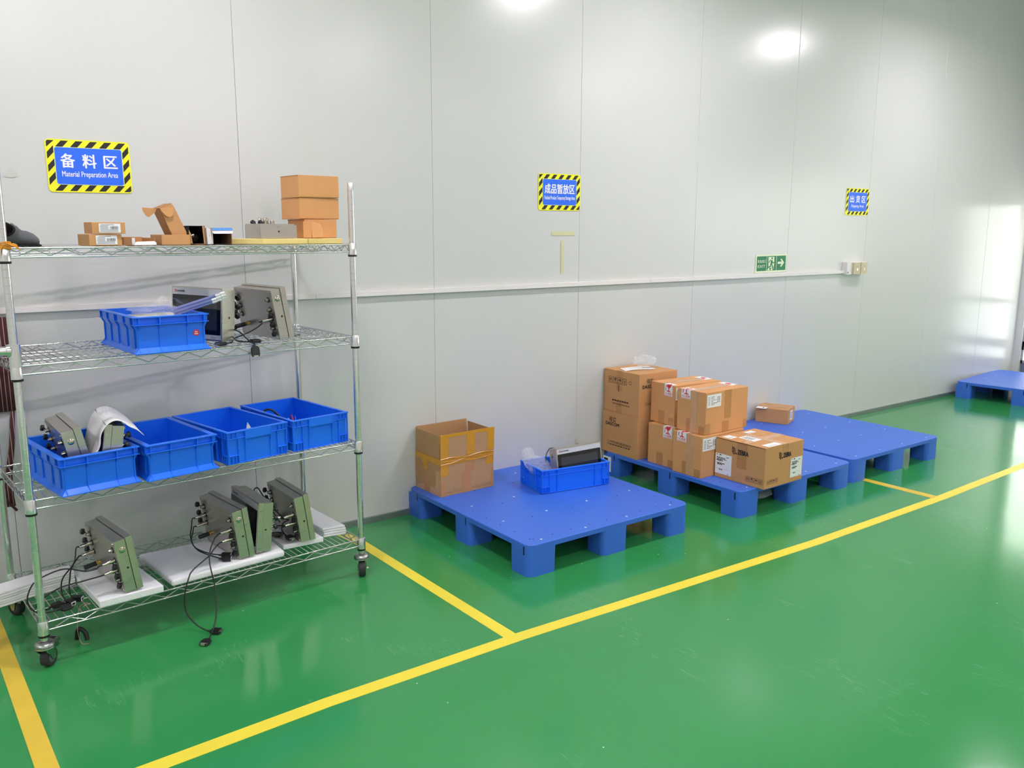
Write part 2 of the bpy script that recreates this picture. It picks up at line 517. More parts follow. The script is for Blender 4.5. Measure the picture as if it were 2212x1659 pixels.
# ------------------------------------------------------------------ things on the wall
b = MB()
b.box((XL, -0.022, 1.174), (5.955, 0.0, 1.197), 'trunking')
for x in (1.62, 3.85, 0.9):
    b.box((x, -0.0225, 1.1735), (x + 0.001, -0.001, 1.1975), 'seam_dark')
tag(b.build('cable_trunking', bevel=0.002), 'white plastic cable trunking running along the wall above the pallets', 'trunking')
t = thing('power_socket', T(5.95, 0, 1.165), 'white back box with two beige socket plates at the end of the trunking', 'socket')
b = MB(); b.box((0, -0.045, 0.0), (0.256, 0, 0.094), 'trunking'); b.box((0.008, -0.0465, 0.008), (0.016, -0.044, 0.022), 'black_plastic')
b.build('back_box', t, bevel=0.003)
for k in range(2):
    b = MB(); b.box((0, 0, -0.008), (0.086, 0.09, 0.008), 'beige_plastic'); b.box((0.013, 0.015, 0.008), (0.073, 0.075, 0.0095), 'beige_plastic')
    b.lathe([(0.012, 0.0095), (0.012, 0.011), (0.008, 0.011)], 'nickel', 12, T(0.043, 0.036, 0))
    for dx in (-0.008, 0.008): b.box((0.041 + dx, 0.056, 0.0095), (0.045 + dx, 0.062, 0.0102), 'ink_soft')
    b.build('socket_plate', t, frame4((0.066 + k * 0.096, -0.053, 0.0015), (1, 0, 0), (0, 0, 1)), bevel=0.002)

def hazard_sign(x, z, rot, cn, cnw, en, enw, label, cns=1.0, cny=0.102, cngap=None):
    W_, H_ = 0.308, 0.203
    t = thing('area_sign', WALLX(x, z) @ RZ(rot), label, 'sign', 'hazard-striped area signs on the wall')
    b = MB(); b.prism(rrect(W_, H_, 0.016), 0, 0.0012, 'sign_yellow')
    # slanted black stripes laid round the border
    ins, bw = 0.005, 0.024
    def stripe(u0, side):
        s = 0.026; k = 0.9
        if side == 'b': q = [(u0, ins), (u0 + s, ins), (u0 + s + bw * k, ins + bw), (u0 + bw * k, ins + bw)]
        if side == 't': q = [(u0, H_ - ins - bw), (u0 + s, H_ - ins - bw), (u0 + s + bw * k, H_ - ins), (u0 + bw * k, H_ - ins)]
        if side == 'l': q = [(ins, u0), (ins + bw, u0 + bw / k), (ins + bw, u0 + s + bw / k), (ins, u0 + s)]
        if side == 'r': q = [(W_ - ins - bw, u0), (W_ - ins, u0 + bw / k), (W_ - ins, u0 + s + bw / k), (W_ - ins - bw, u0 + s)]
        b.poly(q, 'sign_black', z=0.0015)
    for k in range(5): stripe(0.022 + k * 0.0525, 'b')
    for k in range(5): stripe(0.036 + k * 0.0525, 't')
    for k in range(3): stripe(0.026 + k * 0.05, 'l')
    for k in range(3): stripe(0.034 + k * 0.05, 'r')
    b.poly([(ins, H_ - ins - 0.026), (ins + 0.028, H_ - ins), (ins + 0.005, H_ - ins), (ins, H_ - ins - 0.005)], 'sign_black', z=0.0015)
    b.poly([(W_ - ins, ins + 0.026), (W_ - ins - 0.028, ins), (W_ - ins - 0.005, ins), (W_ - ins, ins + 0.005)], 'sign_black', z=0.0015)
    b.build('striped_board', t)
    b = MB()
    px, py = 0.032, 0.031
    b.prism(rrect(W_ - 2 * px + 0.004, H_ - 2 * py + 0.004, 0.009, 4, px - 0.002, py - 0.002), 0.0012, 0.0018, 'sign_pale')
    b.prism(rrect(W_ - 2 * px, H_ - 2 * py, 0.008, 4, px, py), 0.0018, 0.0022, 'sign_blue')
    b.build('blue_panel', t)
    b = MB()
    n = len(cn)
    if cngap is None:
        b.text(cn, W_ / 2, cny, 0.05 * cns, 'sign_white', width=cnw, bold=0.022, z=0.0028, center=True, sy=1.0)
    else:
        for k, ch in enumerate(cn):
            b.text(ch, W_ / 2 + (k - (n - 1) / 2) * cngap, cny, 0.05 * cns, 'sign_white', width=cnw, bold=0.024, z=0.0028, center=True)
    b.text(en, W_ / 2, 0.061, 0.030, 'sign_white', width=enw, bold=0.01, z=0.0028, center=True)
    b.build('lettering', t)
    return t
hazard_sign(0.534, 1.641, R(0.3), '备料区', 0.05, 'Material Preparation Area', 0.204, 'larger-looking blue area sign reading Material Preparation Area above the wire rack', 1.15, 0.1, 0.078)
hazard_sign(2.966, 1.607, R(0.2), '成品暂放区', 0.218, 'Finished Product Temporary Storage Area', 0.222, 'blue area sign reading Finished Product Temporary Storage Area over the taped carton pallet', 1.15, 0.098)
hazard_sign(5.935, 1.616, R(0.0), '出货区', 0.052, 'Shipping Area', 0.17, 'blue area sign reading Shipping Area high above the socket plates', 1.15, 0.1, 0.078)

t = thing('exit_sign', WALLX(4.897, 1.205) @ RZ(R(0.4)), 'green exit sign with running figure and arrow above the trunking', 'sign')
b = MB(); b.prism([(0, 0), (0.35, 0), (0.35, 0.125), (0, 0.125)], 0, 0.0015, 'exit_cream'); b.build('backing', t)
b = MB()
for x0, x1 in ((0.012, 0.119), (0.124, 0.229), (0.234, 0.338)):
    b.prism([(x0, 0.011), (x1, 0.011), (x1, 0.114), (x0, 0.114)], 0.0015, 0.002, 'exit_green')
b.poly([(0.143, 0.03), (0.205, 0.03), (0.205, 0.108), (0.138, 0.108)], 'exit_cream', z=0.0024)
b.poly([(0.130, 0.012), (0.16, 0.014), (0.150, 0.03), (0.143, 0.036)], 'exit_cream', z=0.0024)
b.poly([(0.166, 0.014), (0.196, 0.012), (0.205, 0.03), (0.205, 0.04), (0.18, 0.034)], 'exit_cream', z=0.0024)
fig = lambda q: b.poly(q, 'exit_green', z=0.0028)
fig([(0.180 + 0.008 * math.cos(a * PI / 6), 0.098 + 0.008 * math.sin(a * PI / 6)) for a in range(12)])
fig([(0.163, 0.058), (0.184, 0.056), (0.186, 0.083), (0.168, 0.088)])
fig([(0.166, 0.088), (0.156, 0.088), (0.142, 0.07), (0.148, 0.066), (0.160, 0.08)])
fig([(0.182, 0.082), (0.192, 0.07), (0.204, 0.072), (0.203, 0.064), (0.189, 0.062), (0.179, 0.074)])
fig([(0.163, 0.06), (0.175, 0.056), (0.168, 0.036), (0.14, 0.03), (0.136, 0.038), (0.158, 0.044)])
fig([(0.172, 0.058), (0.184, 0.056), (0.196, 0.034), (0.200, 0.012), (0.190, 0.012), (0.186, 0.03)])
b.poly([(0.246, 0.056), (0.290, 0.056), (0.274, 0.036), (0.290, 0.036), (0.320, 0.064), (0.290, 0.092), (0.274, 0.092), (0.290, 0.072), (0.246, 0.072)], 'exit_cream', z=0.0026)
b.text('安全出口', 0.0645, 0.07, 0.024, 'exit_cream', width=0.088, bold=0.015, z=0.0026, center=True)
b.text('EXIT', 0.0645, 0.034, 0.028, 'exit_cream', width=0.082, bold=0.01, z=0.0026, center=True)
b.build('pictogram_panels', t)

b = MB(); b.prism([(0, 0), (0.174, -0.001), (0.174, 0.024), (0, 0.024)], 0, 0.0006, 'masking')
tag(b.build('tape_strip', mat4=WALLX(3.064, 1.468)), 'horizontal strip of pale masking tape below the Finished Product sign', 'tape')
b = MB(); b.prism([(0, 0), (0.021, 0.001), (0.023, 0.184), (0, 0.184)], 0, 0.0006, 'masking')
tag(b.build('tape_strip', mat4=WALLX(3.135, 1.252)), 'vertical strip of pale masking tape below the Finished Product sign', 'tape')
b = MB(); b.prism([(0, 0.004), (0.03, 0.0), (0.045, 0.006), (0.05, 0.02), (0.036, 0.03), (0.03, 0.046), (0.022, 0.046), (0.02, 0.028), (0.006, 0.022)], 0, 0.0004, 'smudge')
tag(b.build('glue_mark', mat4=WALLX(0.385, 1.69)), 'faint scuffed glue mark on the wall beside the Material Preparation sign', 'mark')

# ------------------------------------------------------------------ pallets
PZ = 0.148
def make_pallet(w=1.016, d=1.06):
    t = thing('plastic_pallet', Matrix.Identity(4), 'x', 'pallet', 'blue nine-legged plastic pallets by the wall')
    b = MB()
    b.prism(rrect(w, d, 0.042, 6), PZ - 0.025, PZ - 0.003, 'pallet')
    b.prism(rrect(w, d, 0.042, 6), PZ - 0.003, PZ, 'pallet', top=rrect(w - 0.005, d - 0.005, 0.04, 6, 0.0025, 0.0025))
    # drain holes and pale plugs over the deck
    def dot(x, y, m, r): b.lathe([(r, PZ - 0.001), (r, PZ + 0.0004)], m, 10, T(x, y, 0))
    for i in range(9):
        for e in (0.06, w - 0.06): dot(e, 0.07 + i * (d - 0.14) / 8, 'pallet_hole', 0.0035)
        for e in (0.06, d - 0.06): dot(0.07 + i * (w - 0.14) / 8, e, 'pallet_hole', 0.0035)
    for x in (0.1, 0.36, 0.62, w - 0.1):
        for y in (0.04, 0.33, 0.6, d - 0.12): dot(x, y, 'pallet_dot', 0.006)
    for x in (0.25, 0.5, 0.8):
        for y in (0.3, 0.55, 0.8): dot(x, y, 'pallet_hole', 0.004)
    b.build('deck', t, smooth=38)
    lw, ld = 0.150, 0.130
    for ix in range(3):
        for iy in range(3):
            x0 = (0.0, w / 2 - lw / 2, w - lw)[ix]; y0 = (0.0, d / 2 - ld / 2, d - ld)[iy]
            poly = []
            rad = 0.042
            def corner(cx, cy, a0, r):
                for k in range(6):
                    a = R(a0 + 90 * k / 5); poly.append((cx + r * math.cos(a), cy + r * math.sin(a)))
            c = {(0, 0): rad if ix == 0 and iy == 0 else 0.03, (1, 0): 0.004 if iy == 0 else 0.03, (1, 1): 0.03, (0, 1): 0.004 if ix == 0 else 0.03}
            if ix == 2 and iy == 0: c[(1, 0)] = rad; c[(0, 0)] = 0.03
            if ix == 1 and iy == 0: c[(0, 0)] = 0.03
            corner(x0 + lw - c[(1, 1)], y0 + ld - c[(1, 1)], 0, c[(1, 1)])
            corner(x0 + c[(0, 1)], y0 + ld - c[(0, 1)], 90, c[(0, 1)])
            corner(x0 + c[(0, 0)], y0 + c[(0, 0)], 180, c[(0, 0)])
            corner(x0 + lw - c[(1, 0)], y0 + c[(1, 0)], 270, c[(1, 0)])
            # taper towards the floor on the inner sides
            cx, cy = x0 + (0 if ix == 0 else lw if ix == 2 else lw / 2), y0 + (0 if iy == 0 else ld if iy == 2 else ld / 2)
            low = [(cx + (p[0] - cx) * 0.975, cy + (p[1] - cy) * 0.975) for p in poly]
            lb = MB(); lb.prism(low, 0.0, PZ - 0.025, 'pallet', top=poly)
            # side slots moulded beside the legs
            if ix == 0: lb.box((-0.0006, y0 + ld * 0.25, PZ - 0.05), (0.004, y0 + ld * 0.25 + 0.008, PZ - 0.012), 'pallet_hole')
            lb.build('leg', t, smooth=35)
    return t
pal0 = make_pallet()
pal_spec = [(2.109, -1.058, 0.0, 'blue plastic pallet carrying the taped open carton and a crate with a terminal'),
            (3.478, -1.092, 0.0, 'blue plastic pallet loaded with nine-leg deck full of brown printer cartons'),
            (4.536, -1.07, 0.0, 'blue plastic pallet with one small brown box and a mostly bare deck'),
            (7.768 + 1.06 * math.sin(R(5.5)), -0.075 - 1.06 * math.cos(R(5.5)), R(5.5), 'empty blue plastic pallet standing askew beside the glazed door')]
pal_spec[1] = pal_spec[1][:3] + ('blue plastic pallet loaded with the stacked brown printer cartons',)
pallets = []
for i, (x, y, a, l) in enumerate(pal_spec):
    o = pal0 if i == 0 else copy_tree(pal0)
    o.matrix_basis = T(x, y, 0) @ RZ(a)
    o['label'] = l
    pallets.append(o)
# paper label stuck on a leg of the carton pallet
b = MB(); b.prism([(0, 0), (0.072, 0), (0.072, 0.094), (0, 0.094)], 0, 0.0005, 'label_white')
b.prism([(0.008, 0.05), (0.044, 0.05), (0.044, 0.084), (0.008, 0.084)], 0.0005, 0.0008, 'ink')
for k in range(4): b.prism([(0.008, 0.008 + k * 0.009), (0.06 - 0.01 * (k % 2), 0.008 + k * 0.009), (0.06 - 0.01 * (k % 2), 0.0115 + k * 0.009), (0.008, 0.0115 + k * 0.009)], 0.0005, 0.0008, 'ink_soft')
o = b.build('paper_label', pallets[1], frame4((-0.0012, 1.092 - 0.028, 0.022), (0, -1, 0), (0, 0, 1)))
o['label'] = 'white printed paper label'

# ------------------------------------------------------------------ cartons
def face(side, dims, eps=0.0006):
    w_, d_, h_ = dims
    if side == 'front': return frame4((0, -eps, 0), (1, 0, 0), (0, 0, 1))
    if side == 'left': return frame4((-eps, d_, 0), (0, -1, 0), (0, 0, 1))
    if side == 'top': return frame4((0, 0, h_ + eps), (1, 0, 0), (0, 1, 0))
def strip_on(t, side, dims, q, m, name='tape', eps=0.0005, z=0.0004, label=None):
    b = MB(); b.prism(q, 0, z, m)
    o = b.build(name, t, face(side, dims, eps))
    if label: o['label'] = label
    return o
def rect(x0, y0, x1, y1): return [(x0, y0), (x1, y0), (x1, y1), (x0, y1)]
def carton(name, mat4, dims, label, group=None, m='cardboard', seam='x', cat='carton'):
    w_, d_, h_ = dims
    t = thing(name, mat4, label, cat, group)
    b = MB()
    b.box((0, 0, 0), (w_, d_, h_ - 0.003), m)
    g = 0.0015
    if seam == 'x':   # flaps meet along x
        b.box((0.0, 0.001, h_ - 0.003), (w_, d_ / 2 - g, h_), m); b.box((0.0, d_ / 2 + g, h_ - 0.003), (w_, d_ - 0.001, h_), m)
        b.box((0.001, d_ / 2 - g, h_ - 0.004), (w_ - 0.001, d_ / 2 + g, h_ - 0.002), 'cardboard_edge')
    else:
        b.box((0.001, 0.0, h_ - 0.003), (w_ / 2 - g, d_, h_), m); b.box((w_ / 2 + g, 0.0, h_ - 0.003), (w_ - 0.001, d_, h_), m)
        b.box((w_ / 2 - g, 0.001, h_ - 0.004), (w_ / 2 + g, d_ - 0.001, h_ - 0.002), 'cardboard_edge')
    b.build('box_body', t, bevel=0.0025)
    return t
def info_label(t, side, dims, x, y, w_, h_, rows, name='paper_label', seed=1):
    rr = random.Random(seed)
    b = MB(); b.prism(rect(0, 0, w_, h_), 0, 0.0005, 'label_white')
    for (ry, rh, segs, m) in rows:
        for x0, x1 in segs:
            # a printed row: broken into word-length dashes
            xx = x0
            while xx < x1 - 0.004:
                l = min(x1 - xx, rr.uniform(0.006, 0.016) * (w_ / 0.1))
                b.prism(rect(xx * 1.0, ry, xx + l, ry + rh), 0.0005, 0.0007, m)
                xx += l + 0.002 * (w_ / 0.1)
    return b.build(name, t, face(side, dims, 0.0012) @ T(x, y, 0))
def icons(b, x, y, s, n, m, gap):
    for k in range(n):
        X = x + k * (s + gap)
        o = rrect(s, s * 1.15, s * 0.15, 2, X, y)
        i = rrect(s * 0.88, s * 1.03, s * 0.12, 2, X + s * 0.06, y + s * 0.06)
        nn = len(o)
        b.add([(p[0], p[1], 0.0004) for p in o + i], [(j, (j + 1) % nn, nn + (j + 1) % nn, nn + j) for j in range(nn)], m)
        cx = X + s / 2
        if k % 4 == 0:
            for dx in (-0.16, 0.16):
                b.poly([(cx + dx * s - s * 0.04, y + s * 0.3), (cx + dx * s + s * 0.04, y + s * 0.3), (cx + dx * s + s * 0.04, y + s * 0.6), (cx + dx * s + 0.13 * s, y + s * 0.6), (cx + dx * s, y + s * 0.9), (cx + dx * s - 0.13 * s, y + s * 0.6), (cx + dx * s - s * 0.04, y + s * 0.6)], m, z=0.0004)
        elif k % 4 == 1:
            b.poly([(cx - s * 0.2, y + s * 0.95), (cx - s * 0.17, y + s * 0.65), (cx - s * 0.04, y + s * 0.55), (cx - s * 0.04, y + s * 0.32), (cx - s * 0.16, y + s * 0.26), (cx + s * 0.16, y + s * 0.26), (cx + s * 0.04, y + s * 0.32), (cx + s * 0.04, y + s * 0.55), (cx + s * 0.17, y + s * 0.65), (cx + s * 0.2, y + s * 0.95)], m, z=0.0004)
        elif k % 4 == 2:
            b.poly([(cx + s * 0.3 * math.cos(a * PI / 8), y + s * 0.6 + s * 0.28 * math.sin(a * PI / 8)) for a in range(9)], m, z=0.0004)
            b.poly(rect(cx - s * 0.025, y + s * 0.25, cx + s * 0.025, y + s * 0.6), m, z=0.0004)
        else:
            for j in range(3): b.poly(rect(cx - s * 0.2, y + s * (0.25 + j * 0.2), cx + s * 0.2, y + s * (0.35 + j * 0.2)), m, z=0.0004)

# the two stacked printer cartons by the wall
DD = (0.315, 0.308, 0.257)
def lower_print(b, x0):
    b.text('得实', x0 + 0.07, 0.195, 0.036, 'ink', width=0.062, center=True)
    b.text('DASCOM', x0 + 0.07, 0.170, 0.029, 'ink', width=0.118, bold=0.035, center=True)
    yield b; b = MB()
    b.text('江门市得实计算机外部设备有限公司', x0 + 0.132, 0.062, 0.018, 'ink_brown', width=0.205, center=True)
    for k in range(9): b.poly(rect(x0 + 0.03 + k * 0.0225, 0.049, x0 + 0.03 + k * 0.0225 + 0.017, 0.055), 'ink_soft' if k in (0, 6) else 'ink_brown', z=0.0004)
    yield b
t = carton('printer_carton', T(3.479, -0.3205, PZ + 0.0005), DD, 'brown DASCOM printer carton at the bottom of the two-box stack by the wall'.replace('DASCOM ', ''), 'brown printer cartons stacked by the wall')
for b in lower_print(MB(), 0.02): b.build('lettering', t, face('left', DD, 0.0008))
t = carton('printer_carton', T(3.486, -0.3165, PZ + DD[2] + 0.001) @ RZ(R(-0.6)), DD, 'brown printer carton topped by white paper and a clear plastic bag', 'brown printer cartons stacked by the wall')
b = MB()
icons(b, 0.042, 0.177, 0.034, 4, 'ink_brown', 0.008)
ang = [(0.232 + 0.012 * math.cos(a * PI / 6), 0.198 + 0.012 * math.sin(a * PI / 6)) for a in range(12)]
an2 = [(0.232 + 0.009 * math.cos(a * PI / 6), 0.198 + 0.009 * math.sin(a * PI / 6)) for a in range(12)]
b.add([(p[0], p[1], 0.0004) for p in ang + an2], [(j, (j + 1) % 12, 12 + (j + 1) % 12, 12 + j) for j in range(0, 12) if j % 4 != 3], 'ink_brown')
for k in range(16): b.poly(rect(0.128, 0.13 + k * 0.0025, 0.136, 0.1315 + k * 0.0025), 'ink', z=0.0004)
b.build('handling_icons', t, face('left', DD, 0.0012)); b = MB()
b.text('Http://www.dascom.cn', 0.155, 0.048, 0.018, 'ink_brown', width=0.150, center=True)
for k in range(7): b.poly(rect(0.078 + k * 0.021, 0.068, 0.078 + k * 0.021 + 0.016, 0.077), 'ink_brown', z=0.0004)
b.build('lettering', t, face('left', DD, 0.0012))
b = MB()
b.text('得实', 0.085, 0.198, 0.034, 'ink', width=0.055, center=True)
b.text('DASCOM', 0.085, 0.170, 0.029, 'ink', width=0.118, bold=0.035, center=True)
b.build('lettering', t, face('front', DD, 0.0008)); b = MB()
b.text('江门市得实计算机外部设备有限公司', 0.15, 0.066, 0.018, 'ink_brown', width=0.205, center=True)
b.build('lettering', t, face('front', DD, 0.0008))
strip_on(t, 'left', DD, rect(0.112, 0.135, 0.16, 0.257), 'brown_tape', eps=0.0004)
strip_on(t, 'left', DD, rect(0.112, 0.0, 0.158, 0.072), 'brown_tape', eps=0.0004)
strip_on(t, 'top', DD, rect(0.0, 0.148, 0.315, 0.196), 'brown_tape')

# four fragile cartons, two on two
FD = (0.36, 0.206, 0.236)
def fragile(mat4, label, x_side_label, taped, dz=0.0, seed=3):
    t = carton('fragile_carton', mat4, FD, label, 'fragile-stickered brown cartons stacked two on two', 'cardboard_bright')
    # sticker folded over the top edge of the end face
    s0 = 0.118 if not taped else 0.028
    wd = 0.066
    b = MB()
    X = face('left', FD, 0.0011)
    hh = 0.052 if taped else 0.066
    b.prism(rect(0, 0, wd, hh), 0, 0.0004, 'label_white', X @ T(s0, FD[2] - hh, 0))
    Y = frame4((-0.0011, FD[1] - s0, FD[2] + 0.0009), (0, -1, 0), (1, 0, 0))
    b.prism(rect(0, 0, wd, 0.102 - hh), 0, 0.0004, 'label_white', Y)
    P = X @ T(s0, FD[2] - hh, 0)
    b.text('小心轻放', wd / 2, 0.0085, 0.0165, 'ink_red', P, width=wd * 0.88, bold=0.02, z=0.0007, center=True)
    b.text('FRAGILE', wd / 2, 0.0015, 0.0062, 'ink_red', P, width=wd * 0.8, bold=0.02, z=0.0007, center=True)
    foot = [(0.018, 0.0255), (0.050, 0.0245), (0.053, 0.0285), (0.0395, 0.032)]
    if taped:
        b.poly(foot + [(0.039, 0.052), (0.0325, 0.052), (0.0325, 0.032), (0.020, 0.030)], 'ink_red', P, z=0.0007)
        b.poly([(0.0085, 0.030), (0.0135, 0.030), (0.0145, 0.044), (0.018, 0.052), (0.012, 0.052), (0.0095, 0.045)], 'ink_red', P, z=0.0007)
        o = 0.0
    else:
        b.poly(foot + [(0.039, 0.046), (0.0325, 0.046), (0.0325, 0.032), (0.020, 0.030)], 'ink_red', P, z=0.0007)
        b.poly([(0.033, 0.044), (0.039, 0.044), (0.052, 0.054), (0.058, 0.066), (0.022, 0.066), (0.022, 0.054)], 'ink_red', P, z=0.0007)
        b.poly([(0.0085, 0.030), (0.0135, 0.030), (0.0145, 0.050), (0.021, 0.060), (0.019, 0.0645), (0.011, 0.056)], 'ink_red', P, z=0.0007)
        o = 0.010
    bowl = [(0.0325, 0.0), (0.039, 0.0), (0.044, 0.010), (0.060, 0.018), (0.05, 0.034), (0.036, 0.036), (0.03, 0.024), (0.020, 0.030), (0.018, 0.014), (0.029, 0.008)]
    b.poly([(p, max(0.0, q - o * 1.6)) for p, q in bowl] if taped else [(0.022, 0.0), (0.058, 0.0), (0.05, 0.016), (0.036, 0.018), (0.031, 0.008), (0.022, 0.013)], 'ink_red', Y, z=0.0007)
    if taped: b.poly([(0.014, 0.0), (0.019, 0.0), (0.03, 0.006), (0.026, 0.01)], 'ink_red', Y, z=0.0007)
    b.build('fragile_sticker', t)
    b = MB(); Z = face('top', FD, 0.0009) @ T(FD[0] - 0.06, 0.07, 0)
    b.prism(rect(0, 0, 0.056, 0.1), 0, 0.0004, 'label_white', Z)
    b.poly([(0.008, 0.02), (0.02, 0.03), (0.036, 0.026), (0.044, 0.05), (0.036, 0.07), (0.02, 0.066), (0.012, 0.05)], 'ink_red', Z, z=0.0007)
    b.build('fragile_sticker', t)
    # stock label on the long side
    rows = [(0.078 - 0.012 * k, 0.0035, [(0.01, 0.026), (0.034, 0.034 + (0.03, 0.022, 0.045, 0.016, 0.05, 0.03)[k])], 'ink' if k in (0, 4) else 'ink_soft') for k in range(6)]
    rows += [(0.07 - 0.012 * k, 0.006, [(0.086, 0.094), (0.1, 0.108)], 'ink_soft') for k in range(4)]
    lx = 0.006 if taped else 0.004
    rows = [(r[0] * 0.72, r[1] * 0.85, r[2], r[3]) for r in rows]
    info_label(t, 'front', FD, lx, FD[2] - 0.084, 0.118 if taped else 0.06, 0.072, rows if taped else rows[:6], seed=seed)
    if taped:
        strip_on(t, 'left', FD, rect(0.098, 0.0, 0.146, FD[2]), 'pale_tape', eps=0.0006)
        strip_on(t, 'top', FD, rect(0.0, 0.08, FD[0], 0.128), 'pale_tape')
    else:
        strip_on(t, 'top', FD, rect(0.0, 0.08, FD[0], 0.128), 'pale_tape')
    strip_on(t, 'left', FD, rect(0.07, 0.0, 0.12, 0.075), 'brown_tape')
    strip_on(t, 'left', FD, rect(0.158, 0.0, 0.2, 0.045), 'brown_tape')
    return t
fz1 = PZ + 0.0005; fz2 = fz1 + FD[2] + 0.0025
fragile(T(3.519, -0.5795, fz1) @ RZ(R(0.8)), 'lower fragile carton between the printer boxes and the taped-front fragile carton', 0, False, seed=4)
fragile(T(3.494, -0.8035, fz1) @ RZ(R(1.5)), 'lower fragile carton with a vertical tape and white stock label beside the zebra-logo box'.replace('zebra-logo box', 'big labelled box'), 0, True, seed=5)
t = fragile(T(3.548, -0.542, fz2) @ RZ(R(-5)), 'upper fragile carton turned askew against the top printer box', 0, False, seed=6)
t = fragile(T(3.528, -0.791, fz2) @ RZ(R(1)), 'upper fragile carton with vertical tape over the lower taped fragile carton', 0, True, seed=7)
strip_on(t, 'front', FD, rect(0.158, 0.075, 0.214, FD[2]), 'brown_tape')
strip_on(t, 'front', FD, rect(0.142, 0.0, 0.20, 0.06), 'brown_tape')
strip_on(t, 'front', FD, rect(0.0, 0.0, 0.04, 0.062), 'brown_tape')
strip_on(t, 'front', FD, rect(0.33, 0.0, 0.359, 0.05), 'brown_tape')

# the labelled box with the zebra head logo
ZD = (0.338, 0.327, 0.224)
t = carton('shipping_carton', T(3.611, -1.136, PZ + 0.0005) @ RZ(R(1.2)), ZD, 'large brown carton with striped logo and white address labels on the pallet corner', None, 'cardboard', seam='y')
b = MB(); b.box((-0.0012, 0.002, ZD[2] - 0.0045), (0.0, ZD[1] - 0.002, ZD[2] - 0.0012), 'cardboard_edge'); b.build('lid_gap', t)
def zebra(b, X, s):
    b.text('ZEBRA', 0.036 * s, 0.0, 0.036 * s, 'ink', X, width=0.066 * s, bold=0.035, z=0.0005)
    # striped head mark
    for k, (x0, y0, l) in enumerate(((0.0, 0.006, 0.034), (0.0055, 0.0, 0.034), (0.011, -0.006, 0.044), (0.0165, 0.0, 0.03))):
        for j in range(3):
            yy = y0 + j * l / 3
            b.poly([(x0 * s, yy * s), ((x0 + 0.0035) * s, (yy - 0.003) * s), ((x0 + 0.0035) * s, (yy - 0.003 + l / 3 * 0.8) * s), (x0 * s, (yy + l / 3 * 0.8) * s)], 'ink', X, z=0.0005)
    b.poly([(0.023 * s, 0.006 * s), (0.03 * s, 0.006 * s), (0.03 * s, -0.002 * s), (0.026 * s, -0.004 * s), (0.023 * s, 0.0)], 'ink', X, z=0.0005)
b = MB()
zebra(b, face('left', ZD, 0.0014) @ T(0.112, 0.156, 0), 1.05)
b.build('logo_print', t)
b = MB()
zebra(b, face('front', ZD, 0.0014) @ T(0.118, 0.150, 0), 1.05)
b.build('logo_print', t)
b = MB(); icons(b, 0.208, 0.022, 0.024, 4, 'ink_brown', 0.004); b.build('handling_icons', t, face('left', ZD, 0.0008))
b = MB(); icons(b, 0.022, 0.022, 0.021, 4, 'ink_brown', 0.004); b.build('handling_icons', t, face('front', ZD, 0.0008))
rowsZ = [(0.138, 0.007, [(0.01, 0.016), (0.03, 0.05)], 'ink'), (0.128, 0.004, [(0.082, 0.106)], 'ink'), (0.116, 0.007, [(0.01, 0.075)], 'ink_soft'), (0.108, 0.005, [(0.016, 0.085)], 'ink'), (0.097, 0.008, [(0.01, 0.062)], 'ink'), (0.09, 0.003, [(0.02, 0.05)], 'ink_soft'),
         (0.074, 0.007, [(0.016, 0.07)], 'ink'), (0.066, 0.006, [(0.016, 0.055)], 'ink'), (0.038, 0.001, [(0.006, 0.112)], 'ink_soft'), (0.028, 0.007, [(0.03, 0.056)], 'ink_soft'), (0.006, 0.003, [(0.09, 0.108)], 'ink_soft')]
info_label(t, 'left', ZD, 0.001, 0.022, 0.111, 0.114, [(r[0] * 0.76, r[1] * 0.8, [(a * 0.91, c * 0.91) for a, c in r[2]], r[3]) for r in rowsZ], seed=11)
info_label(t, 'front', ZD, 0.226, 0.026, 0.104, 0.108, [(r[0] * 0.72, r[1] * 0.78, [(a * 0.85, c * 0.85) for a, c in r[2]], r[3]) for r in rowsZ], seed=12)
strip_on(t, 'left', ZD, rect(0.145, 0.08, 0.208, 0.218), 'brown_tape')
strip_on(t, 'front', ZD, rect(0.148, 0.165, 0.2, 0.224), 'brown_tape')
strip_on(t, 'top', ZD, rect(0.145, 0.0, 0.195, 0.327), 'pale_tape')
strip_on(t, 'top', ZD, rect(0.0, 0.12, 0.338, 0.17), 'pale_tape', eps=0.00095)
for (x0, y0, w_, h_, n) in ((0.02, 0.245, 0.062, 0.06, 1), (0.075, 0.13, 0.07, 0.11, 4), (0.035, 0.005, 0.115, 0.05, 1), (0.2, 0.26, 0.07, 0.04, 1)):
    b = MB(); b.prism(rect(0, 0, w_, h_), 0, 0.0005, 'label_white')
    for k in range(n):
        b.prism(rect(w_ * 0.15, h_ * (0.3 + k * 0.15), w_ * 0.8, h_ * (0.36 + k * 0.15)), 0.0005, 0.0007, 'ink_soft')
    b.build('paper_label', t, face('top', ZD, 0.0014) @ T(x0, y0, 0))

